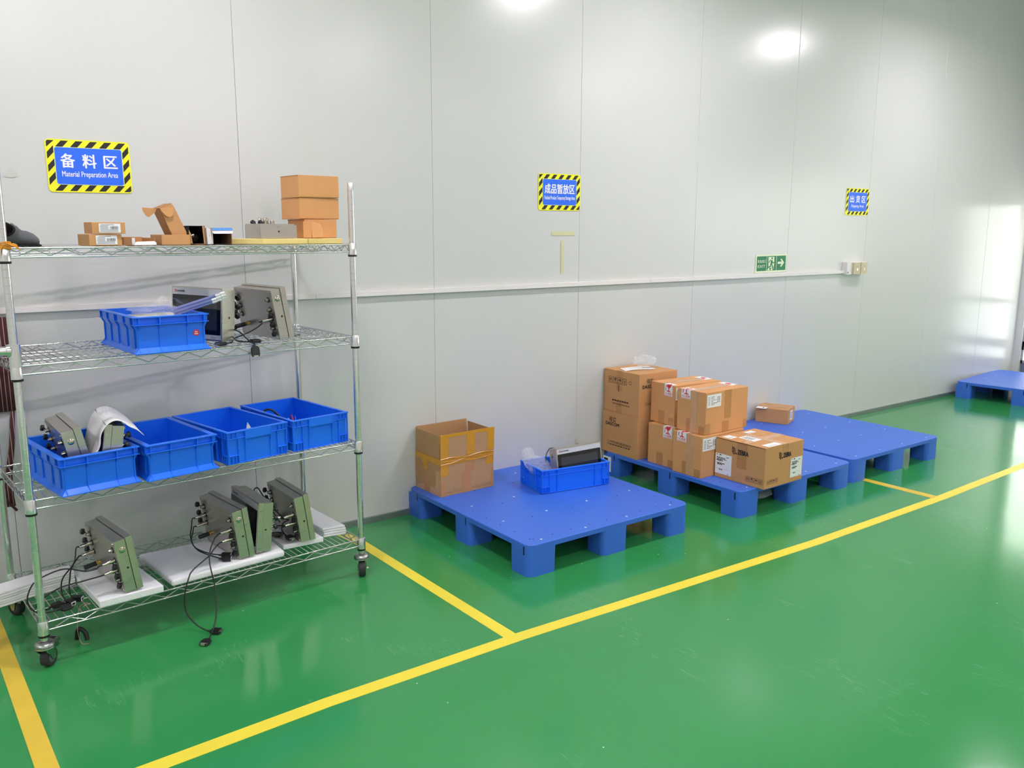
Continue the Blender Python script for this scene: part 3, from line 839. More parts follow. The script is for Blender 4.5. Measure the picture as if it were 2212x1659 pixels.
# small box on the third pallet
SD = (0.198, 0.227, 0.103)
t = carton('small_carton', T(5.002, -0.269, PZ + 0.0005) @ RZ(R(22.5)), SD, 'small brown carton with a white tag sitting alone on the bare pallet deck', None, 'cardboard', seam='y')
info_label(t, 'front', SD, 0.06, 0.02, 0.07, 0.07, [(0.05 - k * 0.012, 0.005, [(0.01, 0.06)], 'ink_soft') for k in range(4)], seed=21)
b = MB(); b.prism([(0, 0), (0.06, 0), (0.06, 0.07), (0, 0.07)], 0, 0.0008, 'label_white'); b.prism(rect(0.02, 0.02, 0.05, 0.03), 0.0008, 0.001, 'ink_soft')
b.build('white_tag', t, T(-0.03, 0.15, SD[2] + 0.0012))
strip_on(t, 'top', SD, rect(0.08, 0.0, 0.12, 0.227), 'brown_tape')

# open carton with yellow tape
TW, TDp, TH, TC = 0.334, 0.242, 0.326, 0.196     # width, depth, full height, crease
t = thing('open_carton', T(2.156, -0.252, PZ + 0.0005) @ RZ(R(1.3)), 'tall open brown carton patched with yellow tape on the pallet', 'carton')
th = 0.005
b = MB()
b.box((0, 0, 0), (TW, TDp, 0.004), 'cardboard_old')
b.box((0, 0, 0.004), (TW, th, TC), 'cardboard_old'); b.box((0, TDp - th, 0.004), (TW, TDp, TC), 'cardboard_old')
b.box((0, th, 0.004), (th, TDp - th, TC), 'cardboard_old'); b.box((TW - th, th, 0.004), (TW, TDp - th, TC), 'cardboard_old')
b.build('box_body', t, bevel=0.001)
def flap(lo_hi_pts, name='flap', tilt=None):
    b = MB(); b.add(*lo_hi_pts, 'cardboard_old'); return b.build(name, t, bevel=0.0006)
def slab(p0, p1, p2, p3, n, th):
    P = [Vector(p) for p in (p0, p1, p2, p3)]; nv = Vector(n) * th
    vs = [tuple(p) for p in P] + [tuple(p + nv) for p in P]
    return vs, [(0, 3, 2, 1), (4, 5, 6, 7), (0, 1, 5, 4), (1, 2, 6, 5), (2, 3, 7, 6), (3, 0, 4, 7)]
flap(slab((0.0, -0.003, TC + 0.002), (TW, -0.003, TC + 0.002), (TW + 0.002, -0.006, TH), (-0.002, -0.006, TH), (0, 1, 0), 0.004))
flap(slab((0.0, TDp - 0.002, TC + 0.001), (TW, TDp - 0.002, TC + 0.001), (TW - 0.012, TDp - 0.004, TH + 0.004), (0.002, TDp - 0.004, TH + 0.004), (0, -1, 0), 0.004))
flap(slab((0.001, 0.010, TC + 0.001), (0.001, TDp - 0.008, TC + 0.001), (-0.004, TDp - 0.010, TH - 0.002), (-0.004, 0.016, TH - 0.002), (1, 0, 0), 0.004))
flap(slab((TW - 0.001, 0.012, TC + 0.001), (TW - 0.001, TDp - 0.012, TC + 0.001), (TW - 0.016, TDp - 0.03, TH - 0.004), (TW - 0.010, 0.014, TH - 0.008), (-1, 0, 0), 0.004))
Fm = frame4((0, -0.0008, 0), (1, 0, 0), (0, 0, 1)); Ff = frame4((0, -0.0036, TC + 0.002), (1, 0, 0), (0, -0.003 / (TH - TC), 1)) @ T(0, 0, 0)
Lm = frame4((-0.0008, TDp, 0), (0, -1, 0), (0, 0, 1))
def ty(q, X, m, z=0.0004):
    b = MB(); b.prism(q, 0, z, m); return b.build('tape', t, X)
HF = TH - TC - 0.003
ty([(-0.002, 0), (0.046, 0), (0.046, HF - 0.016), (0.160, HF - 0.014), (0.160, 0.004), (0.210, 0.006), (0.210, HF - 0.014), (0.290, HF - 0.016), (0.290, 0.008), (TW + 0.001, 0.008), (TW + 0.001, HF + 0.001), (-0.002, HF + 0.001)], Ff, 'yellow_tape')
ty([(0, 0.102), (0.046, 0.112), (0.048, 0.160), (0.285, 0.168), (0.285, 0.128), (0.325, 0.128), (TW, 0.135), (TW, TC + 0.002), (0, TC + 0.002)], Fm, 'yellow_tape')
ty([(0.0, TC - 0.026), (0.055, TC - 0.028), (0.075, TC - 0.05), (0.08, TC - 0.075), (0.115, TC - 0.08), (0.118, TC - 0.028), (TDp, TC - 0.034), (TDp, TC + 0.001), (0.0, TC + 0.001)], Lm, 'yellow_tape')
b = MB()
for k in range(3):
    zz = TC + 0.002 - k * 0.012
    pts = catmull([(-0.001 + j * TW / 6, -0.0055 + 0.0012 * math.sin(j * 2 + k), zz + 0.004 * math.sin(j * 1.7 + k * 2.1)) for j in range(7)], 5)
    b.tube(pts, 0.0024 if k == 0 else 0.0014, 'yellow_tape', 6)
b.build('tape_ridge', t, smooth=50)
ty([(0.132, 0.0), (0.192, 0.0), (0.185, 0.120), (0.13, 0.110)], Fm, 'brown_tape', 0.0003)
ty(rect(0.155, 0.108, 0.212, 0.158), Fm, 'brown_tape', 0.00035)
ty(rect(0.0, 0.0, 0.024, 0.075), Fm, 'brown_tape', 0.0003)
ty([(TW - 0.018, 0.01), (TW, 0.0), (TW, 0.1), (TW - 0.012, 0.11)], Fm, 'brown_tape', 0.0003)
ty([(0.0, 0.0), (0.06, 0.0), (TDp, 0.0), (TDp, 0.04), (0.07, 0.034), (0.0, 0.012)], Lm, 'pale_tape', 0.0003)
ty(rect(0.085, 0.0, 0.14, 0.075), Lm, 'brown_tape', 0.00035)
ty(rect(0.195, 0.0, TDp, 0.135), Lm, 'pale_tape', 0.0002)
ty(rect(0.0, 0.05, 0.032, 0.16), Lm, 'brown_tape', 0.0002)
b = MB()
rr = random.Random(3)
for k in range(40):
    x = 0.03 + k * 0.0072
    if 0.13 < x < 0.19: continue
    h = rr.uniform(0.006, 0.02)
    b.prism(rect(x, 0.012, x + 0.0011, 0.012 + h), 0, 0.0002, 'cardboard_edge')
b.build('crush_marks', t, Fm)

# ------------------------------------------------------------------ crates
def crate_shell(b, w_, d_, h_, ins, bot, wall=0.004):
    out = ins
    x0, y0, x1, y1 = out, out, w_ - out, d_ - out
    b.box((x0, y0, 0.002), (x1, y1, 0.006), 'crate')
    b.box((x0, y0, 0.004), (x1, y0 + wall, h_ - 0.001), 'crate'); b.box((x0, y1 - wall, 0.004), (x1, y1, h_ - 0.001), 'crate')
    b.box((x0, y0 + wall, 0.004), (x0 + wall, y1 - wall, h_ - 0.001), 'crate'); b.box((x1 - wall, y0 + wall, 0.004), (x1, y1 - wall, h_ - 0.001), 'crate')
def crate_faces(w_, d_):
    return [(frame4((0, 0, 0), (1, 0, 0), (0, 0, 1)), w_), (frame4((w_, d_, 0), (-1, 0, 0), (0, 0, 1)), w_),
            (frame4((w_, 0, 0), (0, 1, 0), (0, 0, 1)), d_), (frame4((0, d_, 0), (0, -1, 0), (0, 0, 1)), d_)]
def rim_ring(b, w_, d_, z0, z1, out, inn):
    for lo, hi in (((0 + out, out, z0), (w_ - out, inn, z1)), ((out, d_ - inn, z0), (w_ - out, d_ - out, z1)), ((out, inn, z0), (inn, d_ - inn, z1)), ((w_ - inn, inn, z0), (w_ - out, d_ - inn, z1))):
        b.box(lo, hi, 'crate')
def make_crate_ribbed(w_, d_, h_):
    """stacking crate with corner grids and a moulded grip on each end"""
    t = thing('storage_crate', Matrix.Identity(4), 'x', 'crate', 'blue plastic storage crates')
    b = MB(); ins = 0.009
    crate_shell(b, w_, d_, h_, ins, 0.01)
    shell = b
    b = MB(); rim_ring(b, w_, d_, h_ - 0.006, h_, 0.0, 0.014); b.build('rim', t, bevel=0.0018)
    for fi, (X, L_) in enumerate(crate_faces(w_, d_)):
        b = shell
        def rib(u0, u1, z0, z1, o=0.0015):   # local z of the frame points out of the wall (towards -z)
            b.box((u0, z0, -ins - 0.001), (u1, z1, -o), 'crate', X)
        z2 = h_ - 0.03
        end = fi < 2
        if end:
            g0, g1 = 0.30 * L_, 0.70 * L_
            rib(0.004, g0, z2, z2 + 0.003); rib(g1, L_ - 0.004, z2, z2 + 0.003)
        else:
            rib(0.004, L_ - 0.004, z2, z2 + 0.003)
        us = [0.004, 0.018, 0.042] if not end else [0.004, 0.022, 0.040]
        for u in us:
            for uu in (u, L_ - u - 0.003):
                rib(uu, uu + 0.003, z2, h_ - 0.004)
        for u in (0.004, 0.046):
            for uu in (u, L_ - u - 0.003): rib(uu, uu + 0.003, 0.004, z2 + 0.002)
        for uu in (0.004, L_ - 0.049):
            rib(uu, uu + 0.045, 0.034, 0.037)
            for k in (0.014, 0.03): rib(uu + k, uu + k + 0.003, 0.004, 0.036)
        if not end:
            for u in (0.092, L_ - 0.095): rib(u, u + 0.003, 0.004, h_ - 0.004)
        rib(0.004, L_ - 0.004, 0.002, 0.005, 0.004)
        if end:
            b = MB()
            prof = [(-ins, h_ - 0.006), (0.0, h_ - 0.006), (0.0, h_ - 0.036), (-ins, h_ - 0.046)]
            vs = [(g0, z, o) for o, z in prof] + [(g1, z, o) for o, z in prof]
            b.add(vs, [(0, 1, 2, 3), (7, 6, 5, 4)] + [(i, i + 4, (i + 1) % 4 + 4, (i + 1) % 4) for i in range(4)], 'crate', X)
            for u in (g0 - 0.004, g1):
                pr = [(-ins, h_ - 0.006), (0.001, h_ - 0.006), (0.001, h_ - 0.04), (-ins + 0.004, 0.055), (-ins + 0.003, 0.004), (-ins, 0.004)]
                n = len(pr)
                vs = [(u, z, o) for o, z in pr] + [(u + 0.004, z, o) for o, z in pr]
                b.add(vs, [tuple(range(n)), tuple(range(2 * n - 1, n - 1, -1))] + [(i, i + n, (i + 1) % n + n, (i + 1) % n) for i in range(n)], 'crate', X)
            b.build('grip', t, bevel=0.0006, seg=1)
    shell.build('shell', t, bevel=0.0007, seg=1)
    return t
def make_crate_flanged(w_, d_, h_):
    """crate with a wide lip, waisted walls and a flared foot"""
    t = thing('storage_crate', Matrix.Identity(4), 'x', 'crate', 'blue plastic storage crates')
    b = MB(); ins = 0.017
    crate_shell(b, w_, d_, h_, ins, 0.01)
    shell = b
    b = MB(); rim_ring(b, w_, d_, h_ - 0.004, h_, 0.0, ins + 0.004); rim_ring(b, w_, d_, h_ - 0.03, h_ - 0.0275, 0.001, ins + 0.002)
    b.build('rim', t, bevel=0.001)
    b = MB()
    for X, L_ in crate_faces(w_, d_):
        pr = [(-ins, 0.0), (0.0, 0.0), (0.0, 0.003), (-ins, 0.02)]
        vs = [(0.0, z, o) if o == 0 else (ins, z, o) for o, z in pr] + [(L_, z, o) if o == 0 else (L_ - ins, z, o) for o, z in pr]
        b.add(vs, [(0, 1, 2, 3), (7, 6, 5, 4)] + [(i, i + 4, (i + 1) % 4 + 4, (i + 1) % 4) for i in range(4)], 'crate', X)
    b.build('flared_foot', t)
    prof = [(-ins, 0.0), (0.0, 0.001), (0.0, 0.004), (-ins + 0.004, 0.022), (-ins + 0.004, h_ - 0.048), (-0.002, h_ - 0.03), (-0.001, h_ - 0.003), (-ins, h_ - 0.003)]
    n = len(prof)
    for fi, (X, L_) in enumerate(crate_faces(w_, d_)):
        b = shell
        def plate(u0, u1, pr=prof):
            vs = [(u0, z, o) for o, z in pr] + [(u1, z, o) for o, z in pr]
            b.add(vs, [tuple(range(n)), tuple(range(2 * n - 1, n - 1, -1))] + [(i, i + n, (i + 1) % n + n, (i + 1) % n) for i in range(n)], 'crate', X)
        plate(ins - 0.001, ins + 0.003); plate(L_ - ins - 0.003, L_ - ins + 0.001)
        if fi < 2:
            for u in (0.33 * L_, 0.70 * L_): plate(u, u + 0.004)
        else:
            soft = [(o if o < -ins + 0.003 else -ins + 0.0045 if 0.003 < z < h_ - 0.04 else o, z) for o, z in prof]
            for u0, u1 in ((0.05, 0.10), (0.13, 0.19), (0.23, 0.29), (0.32, 0.37)):
                k = L_ / 0.42
                vs_u = (u0 * k, u1 * k)
                vs = [(vs_u[0], z, o) for o, z in soft] + [(vs_u[1], z, o) for o, z in soft]
                b.add(vs, [tuple(range(n)), tuple(range(2 * n - 1, n - 1, -1))] + [(i, i + n, (i + 1) % n + n, (i + 1) % n) for i in range(n)], 'crate', X)
    shell.build('shell', t, bevel=0.0007, seg=1)
    return t
# rack frame: origin at the front post beside the braked castor, x along the width
RO = T(0.2957, -0.6806, 0) @ RZ(0.0735)
def RW(x, y, z, a=0.0): return RO @ T(x, y, z) @ RZ(a)
S1, S2, S3, S4 = 0.1665, 0.6035, 1.0605, 1.4405     # shelf top surfaces
CH = 0.132
cf0 = make_crate_flanged(0.268, 0.43, CH)
cf0.matrix_basis = RW(0.090, -0.040, S2, R(5.0)); cf0['label'] = 'flared blue crate holding two steel terminals, one under white foam'
c2 = copy_tree(cf0); c2.matrix_basis = RW(0.371, -0.040, S2, R(4.5)); c2['label'] = 'empty flared blue crate beside the crate of terminals'
c3 = copy_tree(cf0); c3.matrix_basis = RW(0.372, -0.008, S3, R(0.6)); c3['label'] = 'flared blue crate with a round red sticker, clear bags and tubes'
ce0 = make_crate_ribbed(0.268, 0.445, CH)
ce0.matrix_basis = RW(0.672, -0.025, S2, R(7.5)); ce0['label'] = 'grid-cornered blue crate holding scraps of white paper'
c5 = copy_tree(ce0); c5.matrix_basis = RW(0.954, 0.002, S2, R(4.5)); c5['label'] = 'grid-cornered blue crate at the shelf end holding a black cable'
c6 = make_crate_ribbed(0.245, 0.42, 0.127)
PC = T(2.603, -0.522, PZ) @ RZ(R(-8.6))
c6.matrix_basis = PC @ T(0, 0.245, 0.0005) @ RZ(R(-90)); c6['label'] = 'blue crate on the pallet holding a terminal and a clear plastic bag'
# red inspection sticker on the upper crate
b = MB(); b.lathe([(0.0115, 0), (0.0115, 0.0006)], 'ink_red', 20)
for (y0, xs) in ((0.0015, ((-0.005, -0.0012), (0.0008, 0.0045))), (-0.0055, ((-0.0065, -0.003), (-0.002, 0.0015), (0.0025, 0.006)))):
    for x0, x1 in xs: b.prism(rect(x0, y0, x1, y0 + 0.0038), 0.0006, 0.0008, 'sign_white')
o = b.build('red_sticker', c3, frame4((0.222, 0.0162, 0.062), (1, 0, 0), (0, 0, 1))); o['label'] = 'round red sticker with white print'

# ------------------------------------------------------------------ wire rack
RWD, RDP = 1.2507, 0.5417
rack = thing('wire_rack', RO, 'chrome wire shelving rack on castors with four loaded shelves', 'shelf rack')
b = MB()
prof = [(0.0125, 0.10)]
z = 0.115
while z < 1.675:
    prof += [(0.0125, z), (0.0131, z + 0.0004), (0.0131, z + 0.0014), (0.0125, z + 0.0018)]
    z += 0.0256
prof += [(0.0125, 1.684), (0.0112, 1.687)]
b.lathe(prof, 'chrome', 20)
post0 = b.build('post', rack, smooth=24)
for i, (x, y) in enumerate(((0, 0), (RWD, 0), (RWD, RDP), (0, RDP))):
    p = post0 if i == 0 else post0.copy()
    if i: COL.objects.link(p)
    p.parent = rack; p.matrix_basis = T(x, y, 0)
def make_shelf():
    b = MB()
    r1, r2 = 0.0030, 0.0022
    zt, zb = -0.0035, -0.0325
    e = 0.012
    x0, x1, y0, y1 = 0.016, RWD - 0.016, 0.0, RDP
    def truss(a, c, rz=r2, pitch=0.094, rr=r1):
        a, c = Vector(a), Vector(c)
        for z in (zt, zb): b.tube([a + Vector((0, 0, z)), c + Vector((0, 0, z))], rr, 'chrome', 7)
        L_ = (c - a).length; d = (c - a) / L_
        n = int(L_ / (pitch / 2)); pts = []
        for k in range(n + 1):
            s = (L_ - n * pitch / 2) / 2 + k * pitch / 2
            pts.append(a + d * s + Vector((0, 0, zt - 0.004 if k % 2 else zb + 0.004)))
        b.tube(pts, rz, 'chrome', 6)
    truss((x0, 0, 0), (x1, 0, 0)); truss((x0, RDP, 0), (x1, RDP, 0))
    truss((0, 0.016, 0), (0, RDP - 0.016, 0), pitch=0.06); truss((RWD, 0.016, 0), (RWD, RDP - 0.016, 0), pitch=0.06)
    truss((0.003, RDP / 2, -0.003), (RWD - 0.003, RDP / 2, -0.003), 0.0016, 0.094, 0.0020)
    for y in (0.13, RDP - 0.13): b.tube([(0.003, y, -0.006), (RWD - 0.003, y, -0.006)], 0.0024, 'chrome', 6)
    n = 50
    for k in range(1, n):
        x = k * RWD / n
        b.tube([(x, 0.0, -0.0015), (x, RDP, -0.0015)], 0.0016, 'chrome', 5)
    s = b.build('shelf', rack, smooth=60)
    c = MB()
    c.lathe([(0.0138, -0.044), (0.0185, -0.044), (0.0178, 0.001), (0.0170, 0.003), (0.0138, 0.003)], 'chrome', 18)
    c0 = c.build('collar', s, smooth=50)
    k = MB(); k.lathe([(0.0132, -0.052), (0.0182, -0.052), (0.0186, -0.044), (0.0140, -0.044)], 'black_plastic', 18)
    k0 = k.build('sleeve_ring', s, smooth=50)
    for i, (x, y) in enumerate(((0, 0), (RWD, 0), (RWD, RDP), (0, RDP))):
        for o0 in (c0, k0):
            o = o0 if i == 0 else o0.copy()
            if i: COL.objects.link(o); o.parent = s
            o.matrix_basis = T(x, y, 0)
    return s
sh0 = make_shelf()
for i, z in enumerate((S1, S2, S3, S4)):
    s = sh0 if i == 0 else copy_tree(sh0)
    s.parent = rack; s.matrix_basis = T(0, 0, z)
# side rail clamped to the post above the third shelf
b = MB()
b.tube([(-0.012, 0, 1.11), (-0.9, 0, 1.11)], 0.0155, 'chrome', 14)
b.lathe([(0.0138, 1.055), (0.0188, 1.055), (0.0182, 1.13), (0.0138, 1.13)], 'chrome', 18)
b.tube([(-0.014, 0, 1.11), (-0.024, 0, 1.11)], 0.021, 'chrome', 14)
b.build('side_rail', rack, smooth=50)
def caster(x, y, ang, brake):
    c = MB()
    c.lathe([(0.0085, 0.084), (0.0085, 0.11)], 'zinc', 12)
    c.lathe([(0.012, 0.098), (0.026, 0.096), (0.033, 0.090), (0.034, 0.083), (0.031, 0.081)], 'zinc', 22)
    c.lathe([(0.030, 0.081), (0.033, 0.079), (0.032, 0.074), (0.024, 0.072)], 'zinc', 22)
    # fork cheeks: axle along local y, trailing along +x
    for s in (-1, 1):
        yy = s * 0.0185
        q = [(-0.026, 0.078), (0.026, 0.078), (0.030, 0.055), (0.024, 0.026), (0.012, 0.022), (-0.002, 0.048), (-0.018, 0.062)]
        X = frame4((0, yy - 0.0012, 0), (1, 0, 0), (0, 0, 1))
        c.prism([(p[0], p[1]) for p in q], -0.0024, 0.0, 'zinc', X)
        c.lathe([(0.007, 0.0), (0.007, 0.006), (0.004, 0.006), (0.004, 0.011)], 'nickel', 6, frame4((0.014, yy, 0.0335), (1, 0, 0), (0, 0, s)) if s < 0 else frame4((0.014, yy, 0.0335), (-1, 0, 0), (0, 0, 1)))
    o = c.build('caster', rack, T(x, y, 0) @ RZ(ang), bevel=0.0008, smooth=45)
    wv = MB()
    X = frame4((0.014, 0, 0.0335), (1, 0, 0), (0, 0, 1))
    wv.lathe([(0.018, -0.0135), (0.029, -0.0145), (0.0325, -0.012), (0.0333, 0.0), (0.0325, 0.012), (0.029, 0.0145), (0.018, 0.0135)], 'rubber', 26, X)
    wv.lathe([(0.006, -0.0155), (0.019, -0.014), (0.019, 0.014), (0.006, 0.0155)], 'wheel_grey', 22, X)
    wv.build('wheel', o, smooth=40)
    if brake:
        p = MB()
        p.prism([(0.012, -0.019), (0.064, -0.019), (0.064, 0.019), (0.012, 0.019)], 0.082, 0.0845, 'zinc', T(0, 0, 0) @ RY(R(-8)))
        p.prism([(0.036, -0.013), (0.060, -0.013), (0.060, 0.013), (0.036, 0.013)], 0.0846, 0.0852, 'black_plastic', RY(R(-8)))
        p.box((0.03, -0.018, 0.06), (0.06, -0.0155, 0.088), 'zinc'); p.box((0.03, 0.0155, 0.06), (0.06, 0.018, 0.088), 'zinc')
        p.tube([(0.056, -0.02, 0.068), (0.056, 0.02, 0.068)], 0.004, 'nickel', 8)
        p.build('brake_pedal', o, bevel=0.0006)
caster(0.0, 0.0, R(46), True)
caster(RWD, 0.0, R(-118), False)
caster(RWD, RDP, R(30), False)
caster(0.0, RDP, R(-62), True)

# ------------------------------------------------------------------ industrial terminals
TWd, THh, TDd = 0.305, 0.207, 0.063
def make_terminal():
    t = thing('industrial_terminal', Matrix.Identity(4), 'x', 'terminal', 'stainless steel industrial terminals')
    h = TWd / 2
    b = MB()
    b.box((-h, 0.0, 0), (h, 0.023, THh), 'steel')
    b.box((-h + 0.003, 0.0245, 0.003), (h - 0.003, TDd, THh - 0.004), 'steel')
    b.box((-h + 0.006, 0.02, 0.006), (h - 0.006, 0.03, THh - 0.007), 'black_plastic')
    for sx in (-1, 1):
        for z in (0.012, THh - 0.014):
            b.lathe([(0.0042, 0), (0.0042, 0.003), (0.0025, 0.0042)], 'nickel', 10, frame4((sx * (h - 0.014), TDd, z), (-1, 0, 0), (0, 0, 1)))
        X = frame4((sx * (h - 0.0028) if sx > 0 else -h + 0.0028, 0.036, THh * 0.45), (0, sx, 0), (0, 0, 1))
        b.lathe([(0.0042, 0), (0.0042, 0.0006), (0.003, 0.0006)], 'black_plastic', 12, X)
        b.lathe([(0.0042, 0), (0.0055, 0), (0.0055, 0.0005), (0.0042, 0.0005)], 'nickel', 12, X)
    b.build('housing', t, bevel=0.0012)
    b = MB()
    X = frame4((-h, -0.0002, 0), (1, 0, 0), (0, 0, 1))
    b.prism(rrect(TWd - 0.012, THh - 0.012, 0.004, 3, 0.006, 0.006), 0, 0.0008, 'film_silver', X)
    b.prism(rrect(TWd - 0.014, THh - 0.056, 0.004, 3, 0.007, 0.024), 0.0008, 0.0013, 'glass_black', X)
    b.prism(rrect(0.0095, 0.011, 0.0018, 3, 0.018, 0.1835), 0.0008, 0.0012, 'red_tag', X)
    b.text('h', 0.0205, 0.1855, 0.010, 'sign_white', X, bold=0.02, z=0.0015)
    b.text('Linmindu', 0.030, 0.1855, 0.0128, 'ink', X, width=0.052, bold=0.03, z=0.0013)
    b.text('LM218', 0.243, 0.0105, 0.0085, 'ink_soft', X, width=0.026, bold=0.02, z=0.0013)
    fp = b.build('front_panel', t)
    b = MB(); b.prism(rrect(TWd - 0.058, THh - 0.094, 0.001, 2, 0.029, 0.042), 0.0013, 0.0017, 'display', X); b.build('display', fp)
    # rear connectors, seen from behind: viewer's first column sits at +x
    def conn(u, v, kind):
        x, z = h - u * TWd, THh * (1 - v)
        X = frame4((x, TDd, z), (-1, 0, 0), (0, 0, 1))
        if kind == 'antenna':
            a = MB()
            a.lathe([(0.009, 0), (0.009, 0.006), (0.0075, 0.007), (0.0075, 0.010)], 'gold', 14, X)
            a.lathe([(0.0085, 0.010), (0.0092, 0.012), (0.0092, 0.052), (0.008, 0.054)], 'black_plastic', 16, X)
            a.build('antenna', t, smooth=40); return
        a = MB()
        a.lathe([(0.0115, 0), (0.0115, 0.0022), (0.0095, 0.0022)], 'black_plastic', 16, X)
        a.lathe([(0.0085, 0.002), (0.0085, 0.006), (0.0065, 0.006), (0.0065, 0.009), (0.0072, 0.009), (0.0072, 0.011), (0.0062, 0.011), (0.0062, 0.0145), (0.0045, 0.0145), (0.0045, 0.010)], 'nickel', 14, X)
        o = a.build('connector', t, smooth=35)
        if kind == 'cap':
            k = MB()
            dx = 0.024 if u < 0.5 else -0.006
            dz = 0.006 if u < 0.5 else -0.022
            k.tube([(x, TDd + 0.006, z), (x + dx * 0.5, TDd + 0.010, z + dz * 0.4), (x + dx, TDd + 0.010, z + dz)], 0.0022, 'black_plastic', 6)
            k.lathe([(0.0112, 0), (0.0112, 0.009), (0.009, 0.011)], 'black_plastic', 16, frame4((x + dx * 1.1, TDd + (0.012 if u < 0.5 else 0.004), z + dz * 1.1), (-1, 0, 0), (0, 0, 1)) @ RX(R(-25)))
            k.build('dust_cap', o, smooth=40)
    for v in (0.21, 0.385, 0.56): conn(0.11, v, 'cap')
    conn(0.19, 0.755, 'antenna')
    conn(0.885, 0.205, 'plain'); conn(0.885, 0.40, 'cap'); conn(0.885, 0.58, 'cap'); conn(0.885, 0.765, 'cap')
    b = MB()
    X = frame4((-h + 0.0028, 0.041, THh * 0.8), (0, -1, 0), (0, 0, 1))
    b.lathe([(0.0115, 0), (0.0115, 0.0018), (0.0095, 0.003), (0.0078, 0.0032), (0.0078, 0.006), (0.005, 0.007)], 'nickel', 18, X)
    for k in range(6):
        a = k * PI / 3
        b.lathe([(0.0014, 0.003), (0.0014, 0.0036)], 'black_plastic', 6, X @ T(0.0088 * math.cos(a), 0.0088 * math.sin(a), 0))
    b.build('vent_plug', t, smooth=40)
    return t
def TM(pos, yaw, tilt): return T(*pos) @ RZ(R(yaw + 90)) @ RX(R(-tilt))
term0 = make_terminal()
term_spec = [
    ((0.608, -0.513, 0.2052), 8.2, 8.0, 'steel terminal wired with four black cables on the small foam board beside the rack post'),
    ((1.051, -0.442, 0.2042), 7.8, 6.7, 'steel terminal showing its connector back whose cables hang to the floor'),
    ((1.074, -0.431, 0.2045), 182.0, 6.0, 'steel terminal with its dark screen facing the back of the cabled terminal'),
    ((1.345, -0.402, 0.1985), 1.2, 7.5, 'steel terminal standing on the bottom shelf nearest the end foam slab'),
    ((0.508, -0.489, 0.623), 2.0, 11.6, 'bare steel terminal leaning in the flared crate showing its dust caps'),
    ((0.530, -0.497, 0.6195), 176.0, 8.6, 'steel terminal covered by a white foam sheet in the flared crate'),
    ((1.271, -0.394, 1.0705), 9.7, 9.7, 'steel terminal turned back-outward near the rack post with a cable plugged in'),
    ((0.955, -0.377, 1.0665), -158.1, 4.7, 'terminal with its screen facing out behind the stickered crate'),
    ((2.871, -0.522, 0.1635), -92.0, 8.6, 'terminal standing in the blue crate on the pallet'),
]
TERMS = []
for i, (p, yaw, tilt, lab) in enumerate(term_spec):
    o = term0 if i == 0 else copy_tree(term0)
    o.matrix_basis = TM(p, yaw, tilt); o['label'] = lab
    TERMS.append(o)
# the one by the end foam slab has no vent plug
for ch in list(TERMS[3].children):
    if ch.name.startswith('vent_plug'): bpy.data.objects.remove(ch)
for k in (4, 5):          # and the crated pair has no antenna stub
    for ch in list(TERMS[k].children):
        if ch.name.startswith('antenna'): bpy.data.objects.remove(ch)
# mounting ear on the terminal in the pallet crate
b = MB(); b.prism([(-0.012, 0), (0.012, 0), (0.012, 0.022), (0.008, 0.03), (-0.008, 0.03), (-0.012, 0.022)], 0, 0.003, 'steel_edge')
b.lathe([(0.006, 0.003), (0.006, 0.0045), (0.004, 0.0045)], 'nickel', 12, T(0, 0.016, 0))
b.build('mounting_ear', TERMS[8], frame4((0.03, 0.052, THh - 0.004), (1, 0, 0), (0, 0, 1)))

